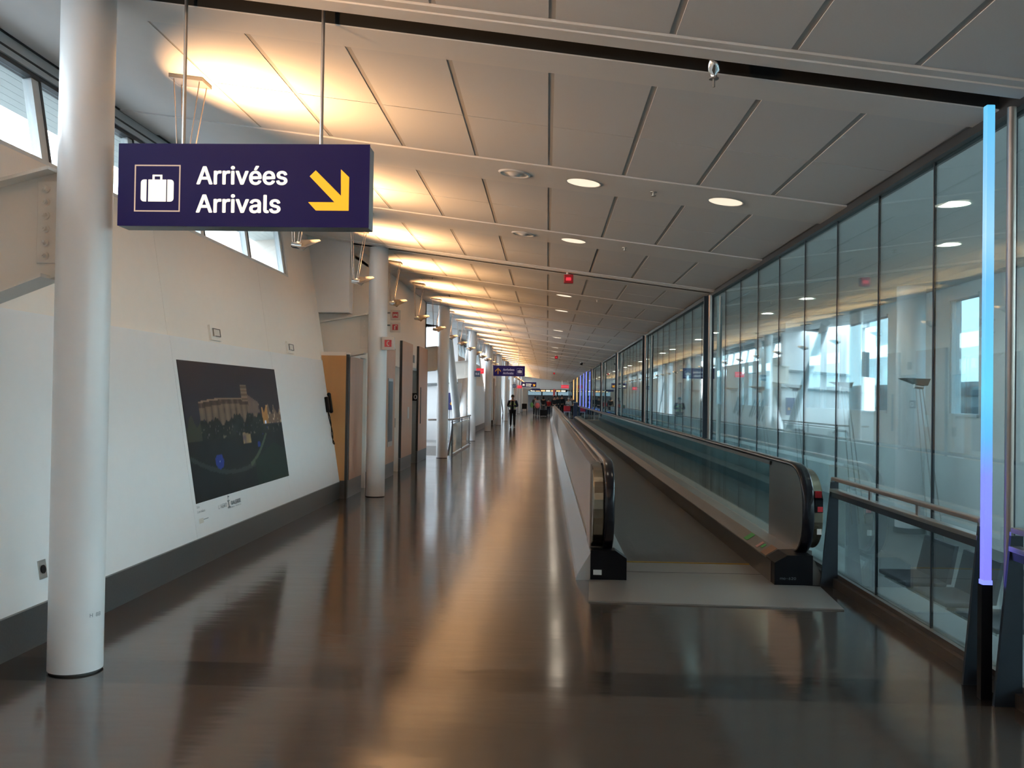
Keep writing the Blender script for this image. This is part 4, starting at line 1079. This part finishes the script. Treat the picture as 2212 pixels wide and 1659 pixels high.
b = MB(); b.cyl(lp(5.985, .475, .004), lp(5.985, .475, .012), .028, n=20); b.build('socket', 'black', pt_)
t = thing('emergency_phone', 'black wall telephone with hanging cord at the end of the poster wall', 'telephone', lp(14.45, 1.35, 0))
b = MB(); lbox(b, 14.36, 14.50, 1.36, 1.60, 0, .05); b.build('cradle', 'black', t, bevel=.012)
b = MB(); b.cyl(lp(14.43, 1.38, .075), lp(14.43, 1.62, .075), .02, n=12); b.ball(lp(14.43, 1.63, .065), .032); b.ball(lp(14.43, 1.37, .065), .032); b.build('handset', 'black', t)
pts = [lp(14.40+.02*math.sin(i*.9)*0+.06*(i/9 if i < 10 else (18-i)/9), 1.36-.5*math.sin(math.pi*i/18), .03+.01*math.sin(i)) for i in range(19)]
b = MB(); b.tube(pts, .008, 6); b.build('cord', 'black', t)
# grey streak artworks further down
for a, b_, z0, z1, lab in ((37.0, 39.6, .75, 1.85, 'nearer'), (41.2, 43.0, .85, 2.0, 'farther')):
    t = thing('wall_artwork', 'abstract print of slanted grey streaks, %s one on the far wall' % lab, 'artwork', lp(a, z0, .003))
    q = MB()
    for i in range(7):
        f0 = a+(b_-a)*(i+hsh(i, 1)*.6)/7; wd = .08+.14*hsh(i, 4); zz = z0+.25*hsh(i, 2)
        q.add([lp(f0+.55, zz, .006), lp(f0+.55+wd, zz+.1, .006), lp(f0+wd, z1-.2*hsh(i, 3), .006), lp(f0, z1-.25, .006)], [(0, 1, 2, 3)])
    q.build('streaks', 'housing', t)

# ------------------------------------------------------------------ people
def skin_mesh(pts, edges, sub=1):
    """pts: name -> (co, r) ; grows one continuous surface"""
    names = list(pts); idx = {n: i for i, n in enumerate(names)}
    me = bpy.data.meshes.new('sk'); me.from_pydata([pts[n][0] for n in names], [(idx[a], idx[b]) for a, b in edges], [])
    ob = bpy.data.objects.new('sk', me); COL.objects.link(ob)
    sk = ob.modifiers.new('s', 'SKIN'); sk.use_smooth_shade = True
    for i, n in enumerate(names):
        r = pts[n][1]; me.skin_vertices[0].data[i].radius = (r, r) if isinstance(r, (int, float)) else r
    me.skin_vertices[0].data[0].use_root = True
    ss = ob.modifiers.new('u', 'SUBSURF'); ss.levels = sub; ss.render_levels = sub
    dg = bpy.context.evaluated_depsgraph_get(); dg.update(); m2 = bpy.data.meshes.new_from_object(ob.evaluated_get(dg))
    bpy.data.objects.remove(ob); bpy.data.meshes.remove(me)
    return m2
if not hasattr(bpy.types.Mesh, 'skin_vertices'): pass
def skel(h=1.72, stride=.0, arms='down', lean=0.0, legw=.085, headdown=.0):
    s = h/1.75; P = {}
    def a(n, x, y, z, r):
        y2 = y - lean*max(0, z-.95)
        P[n] = ((x*s, y2*s, z*s), (r*s if isinstance(r, (int, float)) else (r[0]*s, r[1]*s)))
    a('pelvis', 0, 0, .96, (.15, .115)); a('waist', 0, 0, 1.10, (.135, .10)); a('chest', 0, 0, 1.28, (.155, .11)); a('top', 0, 0, 1.42, (.12, .09)); a('neck', 0, .005, 1.50, .052)
    a('jaw', 0, -.015-headdown, 1.575, .062); a('head', 0, -.012-headdown, 1.655, (.078, .092)); a('crown', 0, -.0-headdown, 1.715, (.06, .07))
    for sd, nm in ((-1, 'l'), (1, 'r')):
        st = stride*sd
        a('hip'+nm, .09*sd, -st*.1, .88, .088); a('knee'+nm, .095*sd, -st*.5, .49, .058); a('ankle'+nm, .10*sd, -st*.9+.03, .085, .040); a('toe'+nm, .115*sd, -st*.9-.13, .035, .036)
        a('sh'+nm, .185*sd, 0, 1.41, .058)
        if arms == 'down':
            el = (.235*sd, .03+st*.15, 1.13); wr = (.25*sd, -.03+st*.3, .88); d = Vector((.0, -.02, -1))
        elif arms == 'phone':
            el = (.27*sd, -.02, 1.14); wr = (.085*sd, -.25, 1.17); d = Vector((-.5*sd, -.6, .35))
        elif arms == 'front':
            el = (.235*sd, .03, 1.14); wr = (.18*sd, -.22, 1.05); d = Vector((-.2*sd, -1, -.1))
        a('el'+nm, *el, .043); a('wr'+nm, *wr, .028)
        d = d.normalized(); w = Vector(wr); up = Vector((0, 0, 1)) if abs(d.z) < .8 else Vector((0, -1, 0)); side = d.cross(up).normalized()
        pl = w + d*.05; a('palm'+nm, *pl, (.034, .018)); kn = w + d*.09; a('kn'+nm, *kn, (.036, .014))
        for q in range(4):
            L = (.06, .075, .07, .05)[q]; b0 = kn + side*(q-1.5)*.019 + d*.012; b1 = b0 + d*L*.5 - up*.008; b2 = b0 + d*L*.9 - up*.028
            a('f%d' % q+nm, *b0, .009); a('g%d' % q+nm, *b1, .008); a('h%d' % q+nm, *b2, .007)
        th = w + d*.035 - side*.035; th2 = th + d*.035 - side*.015 - up*.01
        a('t0'+nm, *th, .011); a('t1'+nm, *th2, .009)
    return P
def body_edges():
    E = [('pelvis', 'waist'), ('waist', 'chest'), ('chest', 'top'), ('top', 'neck'), ('neck', 'jaw'), ('jaw', 'head'), ('head', 'crown')]
    for n in 'lr':
        E += [('pelvis', 'hip'+n), ('hip'+n, 'knee'+n), ('knee'+n, 'ankle'+n), ('ankle'+n, 'toe'+n), ('top', 'sh'+n), ('sh'+n, 'el'+n), ('el'+n, 'wr'+n), ('wr'+n, 'palm'+n), ('palm'+n, 'kn'+n)]
        for q in range(4): E += [('kn'+n, 'f%d' % q+n), ('f%d' % q+n, 'g%d' % q+n), ('g%d' % q+n, 'h%d' % q+n)]
        E += [('palm'+n, 't0'+n), ('t0'+n, 't1'+n)]
    return E
def sub(P, names, grow):
    out = {}
    for n in names:
        c, r = P[n]; out[n] = (c, (r+grow if isinstance(r, (int, float)) else (r[0]+grow, r[1]+grow)))
    return out
def attach(me, name, m, parent):
    me.materials.clear(); me.materials.append(M[m]); o = bpy.data.objects.new(name, me); COL.objects.link(o); o.parent = parent
    ORG[o.name] = origin(parent); return o
def person(x, y, rz, lab, h=1.72, top='cloth_black', legs='cloth_black', hair='hair', shoes='black', long_hair=False, face=False, **kw):
    P = skel(h=h, **kw); s = h/1.75
    t = thing('person', lab, 'person', (x, y, 0)); t.rotation_euler = (0, 0, rz)
    attach(skin_mesh(P, body_edges()), 'body', 'skin', t)
    ns = ['top', 'waist', 'chest', 'pelvis'] + [a+b for a in ('sh', 'el', 'wr') for b in 'lr']
    ns = ['pelvis', 'waist', 'chest', 'top', 'shl', 'ell', 'wrl', 'shr', 'elr', 'wrr']
    attach(skin_mesh(sub(P, ns, .022*s), [('pelvis', 'waist'), ('waist', 'chest'), ('chest', 'top'), ('top', 'shl'), ('shl', 'ell'), ('ell', 'wrl'), ('top', 'shr'), ('shr', 'elr'), ('elr', 'wrr')]), 'jacket', top, t)
    ns = ['pelvis', 'hipl', 'kneel', 'anklel', 'hipr', 'kneer', 'ankler']
    attach(skin_mesh(sub(P, ns, .02*s), [('pelvis', 'hipl'), ('hipl', 'kneel'), ('kneel', 'anklel'), ('pelvis', 'hipr'), ('hipr', 'kneer'), ('kneer', 'ankler')]), 'trousers', legs, t)
    for n in 'lr':
        attach(skin_mesh(sub(P, ['ankle'+n, 'toe'+n], .010*s), [('ankle'+n, 'toe'+n)]), 'shoe', shoes, t)
    hc = P['crown'][0]; hh = P['head'][0]; b = MB()
    b.ball((hh[0], hh[1]+.018*s, hh[2]+.035*s), .092*s, .085*s, .105*s, n=16, m=10)
    if long_hair: b.ball((hh[0], hh[1]+.06*s, hh[2]-.08*s), .085*s, .13*s, .05*s, n=14, m=10)
    og = origin(t); b.v = [(v[0]+og.x, v[1]+og.y, v[2]+og.z) for v in b.v]
    b.build('hair', hair, t)
    if face:
        b = MB(); b.ball((hh[0], hh[1]-.105*s, hh[2]-.02*s), .014*s, .024*s, .018*s); b.v = [(v[0]+og.x, v[1]+og.y, v[2]+og.z) for v in b.v]; b.build('nose', 'skin', t)
        for sd in (-1, 1):
            b = MB(); b.ball((hh[0]+.032*sd*s, hh[1]-.088*s, hh[2]+.0*s), .011*s); b.v = [(v[0]+og.x, v[1]+og.y, v[2]+og.z) for v in b.v]; b.build('eye', 'hair', t)
            b = MB(); b.ball((hh[0]+.083*sd*s, hh[1], hh[2]-.01*s), .012*s, .028*s, .018*s); b.v = [(v[0]+og.x, v[1]+og.y, v[2]+og.z) for v in b.v]; b.build('ear', 'skin', t)
        b = MB(); b.ball((hh[0], hh[1]-.088*s, hh[2]-.062*s), .024*s, .006*s, .01*s); b.v = [(v[0]+og.x, v[1]+og.y, v[2]+og.z) for v in b.v]; b.build('mouth', 'cloth_red', t)
    return t, P
g, P = person(-1.83, 50.2, 0, 'man in dark uniform and lime safety vest standing looking at phone', h=1.74, top='cloth_navy', legs='cloth_black', arms='phone', face=True, headdown=.03)
# vest: front halves, back and lime hem
og = origin(g); b = MB(); s = 1.74/1.75
ns = ['pelvis', 'waist', 'chest', 'top']
vm = skin_mesh(sub(P, ns, .045), [('pelvis', 'waist'), ('waist', 'chest'), ('chest', 'top')]); attach(vm, 'safety_vest', 'hivis', g)
b = MB(); b.prism([(-.045, 1.44), (.045, 1.44), (.065, 1.2), (.06, .88), (-.06, .88), (-.065, 1.2)], 'y', -.175, -.12)
b.v = [(v[0]+og.x, v[1]+og.y, v[2]) for v in b.v]; b.build('shirt_front', 'cloth_black', g, bevel=.01)
for sx in (-.105, .105):
    b = MB(); b.box(sx-.02, sx+.02, -.172, -.14, .98, 1.40); b.v = [(v[0]+og.x, v[1]+og.y, v[2]) for v in b.v]; b.build('reflective_strip', 'reflective', g)
b = MB(); b.box(-.04, .04, -.40, -.388, 1.17, 1.31); b.v = [(v[0]-1.83, v[1]+50.2, v[2]) for v in b.v]
o = b.build('mobile_phone', 'black'); tag(o, 'dark phone held in both hands by the man in lime vest', 'phone')
B = math.pi
PW = [
 (-.76, 78.5, B, dict(h=1.68, top='cloth_grey', legs='cloth_dgrey', hair='hair', long_hair=True, stride=.10), 'person in pale grey top with pink jacket tied at waist, seen from behind'),
 (-1.02, 82.0, B, dict(h=1.70, top='cloth_dgrey', legs='cloth_black', stride=-.1), 'person in dark clothes walking left of the pale grey top'),
 (-.28, 81.5, B, dict(h=1.72, top='cloth_black', legs='cloth_black', long_hair=True), 'person in long black coat behind the black suitcase'),
 (.17, 83.0, B, dict(h=1.52, top='cloth_red', legs='cloth_navy', lean=.25, arms='front'), 'shorter person in red jacket leaning forward'),
 (.68, 82.2, B, dict(h=1.78, top='cloth_black', legs='cloth_black'), 'tall person in black right of the red jacket'),
 (.98, 84.5, B, dict(h=1.84, top='cloth_black', legs='cloth_black'), 'tallest person in black, head above the group'),
 (1.38, 85.0, B, dict(h=1.86, top='cloth_black', legs='cloth_black', stride=.1), 'person in black at the right end of the dark group'),
 (1.85, 78.6, B, dict(h=1.62, top='cloth_grey', legs='cloth_black', hair='hair_grey', arms='front'), 'grey haired person in pale top by the orange light tubes'),
 (2.12, 79.5, B, dict(h=1.76, top='cloth_dgrey', legs='cloth_black'), 'person in dark coat beside the orange light tube'),
]
people = []
for x, y, rz, kw, lab in PW: people.append(person(x, y, rz, lab, **kw)[0])
b = MB(); b.ball((-.76, 78.72, .93), .20, .24, .14); b.build('tied_jacket', 'cloth_pink', people[0])
b = MB(); b.ball((-1.30, 81.7, .95), .14, .24, .12); o = b.build('shoulder_bag', 'cloth_green'); tag(o, 'bright green bag carried at the left of the walking group', 'bag')
t = thing('suitcase', 'black suitcase on wheels on the floor behind the walking group', 'suitcase', (-.25, 79.5, 0))
MB().box(-.56, .06, 79.3, 79.62, .06, .58).build('body', 'cloth_black', t, bevel=.03)
for sx in (-.5, 0): MB().cyl((sx-.02, 79.45, .04), (sx+.02, 79.45, .04), .04, n=12).build('wheel', 'black', t)
MB().box(-.35, -.33, 79.32, 79.34, .58, .95).box(-.17, -.15, 79.32, 79.34, .58, .95).box(-.35, -.15, 79.31, 79.35, .93, .96).build('pull_handle', 'alu', t)
t = thing('luggage_bag', 'bright red bag on a cart right of the dark group', 'bag', (1.72, 77.5, .5))
MB().box(1.42, 1.98, 77.3, 77.8, .50, .95).build('body', 'cloth_red', t, bevel=.06)
MB().tube([(1.5, 77.5, .95), (1.55, 77.5, 1.08), (1.85, 77.5, 1.08), (1.9, 77.5, .95)], .02).build('handle', 'black', t)
t = thing('luggage_cart', 'low luggage cart under the red bag', 'cart', (1.7, 77.5, 0))
MB().box(1.42, 1.98, 77.2, 77.9, .42, .49).build('platform', 'lilac', t)
for sx in (1.47, 1.93):
    for sy in (77.25, 77.85): MB().cyl((sx, sy, 0.0), (sx, sy, .42), .03, n=10).build('leg', 'steel', t)
t = thing('litter_bin', 'dark waste bin just past the end of the walkway', 'bin', (2.25, 71.8, 0))
MB().box(2.06, 2.40, 71.6, 72.0, 0, 1.25).build('body', 'cloth_navy', t, bevel=.02); MB().box(2.05, 2.41, 71.59, 72.01, 1.25, 1.32).build('lid', 'housing', t, bevel=.01)
t = thing('black_chair', 'small black chair against the left wall far ahead', 'chair', (-2.15, 92, 0))
MB().box(-2.45, -1.95, 91.8, 92.3, .45, .52).build('seat', 'black', t); MB().box(-2.45, -1.95, 92.25, 92.32, .52, .98).build('backrest', 'black', t)
for sx in (-2.43, -1.97):
    for sy in (91.83, 92.27): MB().box(sx-.02, sx+.02, sy-.02, sy+.02, 0, .45).build('leg', 'black', t)
t = thing('red_banner', 'thin pinkish red vertical banner above the heads of the group', 'banner', (.72, 90, 0))
MB().box(.60, .82, 90.0, 90.04, 1.75, 2.45).build('cloth', 'cloth_pink', t); MB().cyl((.71, 90.02, 0), (.71, 90.02, 1.75), .02, n=8).build('pole', 'housing', t)
# end of the corridor: glazed hall with screens
e = struct(MB().box(-6.3, 2.7, YEND+5.6, YEND+5.8, 0, 1.85).build('wall_end', 'end_wall'))
e = struct(MB().box(-6.3, 2.7, YEND+5.6, YEND+5.8, 2.5, 4.5).build('wall_end', 'hall_wall'))
nwin[0] = 40
w = struct(MB().box(-6.3, 2.7, YEND+5.65, YEND+5.75, 2.42, 2.5).box(-6.3, 2.7, YEND+5.65, YEND+5.75, 1.85, 1.9).build('window_40', 'frame_dark'))
MB().box(-6.3, 2.7, YEND+5.7, YEND+5.71, 1.9, 2.42).build('pane', 'glass_dark', w)
for xx in (-3.0, -.6, 1.3): MB().box(xx-.08, xx+.08, YEND+5.66, YEND+5.74, 1.9, 2.42).build('mullion', 'frame_dark', w)
struct(MB().box(2.7, 2.8, YEND, YEND+6, 0, 4.5).build('wall_right', 'end_wall'))
struct(MB().box(-6.3, -2.2, YEND, YEND+.2, 0, 2.6).build('wall_end', 'wall_warm_lit'))
struct(MB().box(-6.3, 2.7, YEND+.3, YEND+6, 2.75, 2.9).build('ceiling', 'gypsum'))
t = thing('screen_row', 'row of small glowing screens under the end bulkhead', 'screens', (.3, YEND-.3, 2.5), None)
MB().box(-2.0, 2.4, YEND-.31, YEND+.01, 2.28, 2.56).build('casing', 'black', t)
for i in range(7):
    MB().box(-1.9+.6*i, -1.4+.6*i, YEND-.32, YEND-.31, 2.32, 2.48).build('screen', 'e_screen' if i % 3 else 'e_white', t)
for i, (x0, x1, m_, h_) in enumerate(((2.42, 2.6, 'lilac', .9),)):
    pass
t = thing('lilac_counter', 'low lilac counter past the walkway end by the glass', 'counter', (2.45, 74, 0))
MB().box(2.28, 2.56, 73.4, 75.5, 0, .95).build('body', 'lilac', t); MB().box(2.26, 2.58, 73.38, 75.52, .95, 1.0).build('top', 'cloth_red', t)

# ------------------------------------------------------------------ daylight portals at the window openings (sky light only)
def portal(c, sx, sy, rot):
    ld = bpy.data.lights.new('window_portal', 'AREA'); ld.shape = 'RECTANGLE'; ld.size = sx; ld.size_y = sy
    try: ld.cycles.is_portal = True
    except Exception: pass
    o = bpy.data.objects.new('window_portal', ld); COL.objects.link(o); o.location = c; o.rotation_euler = rot
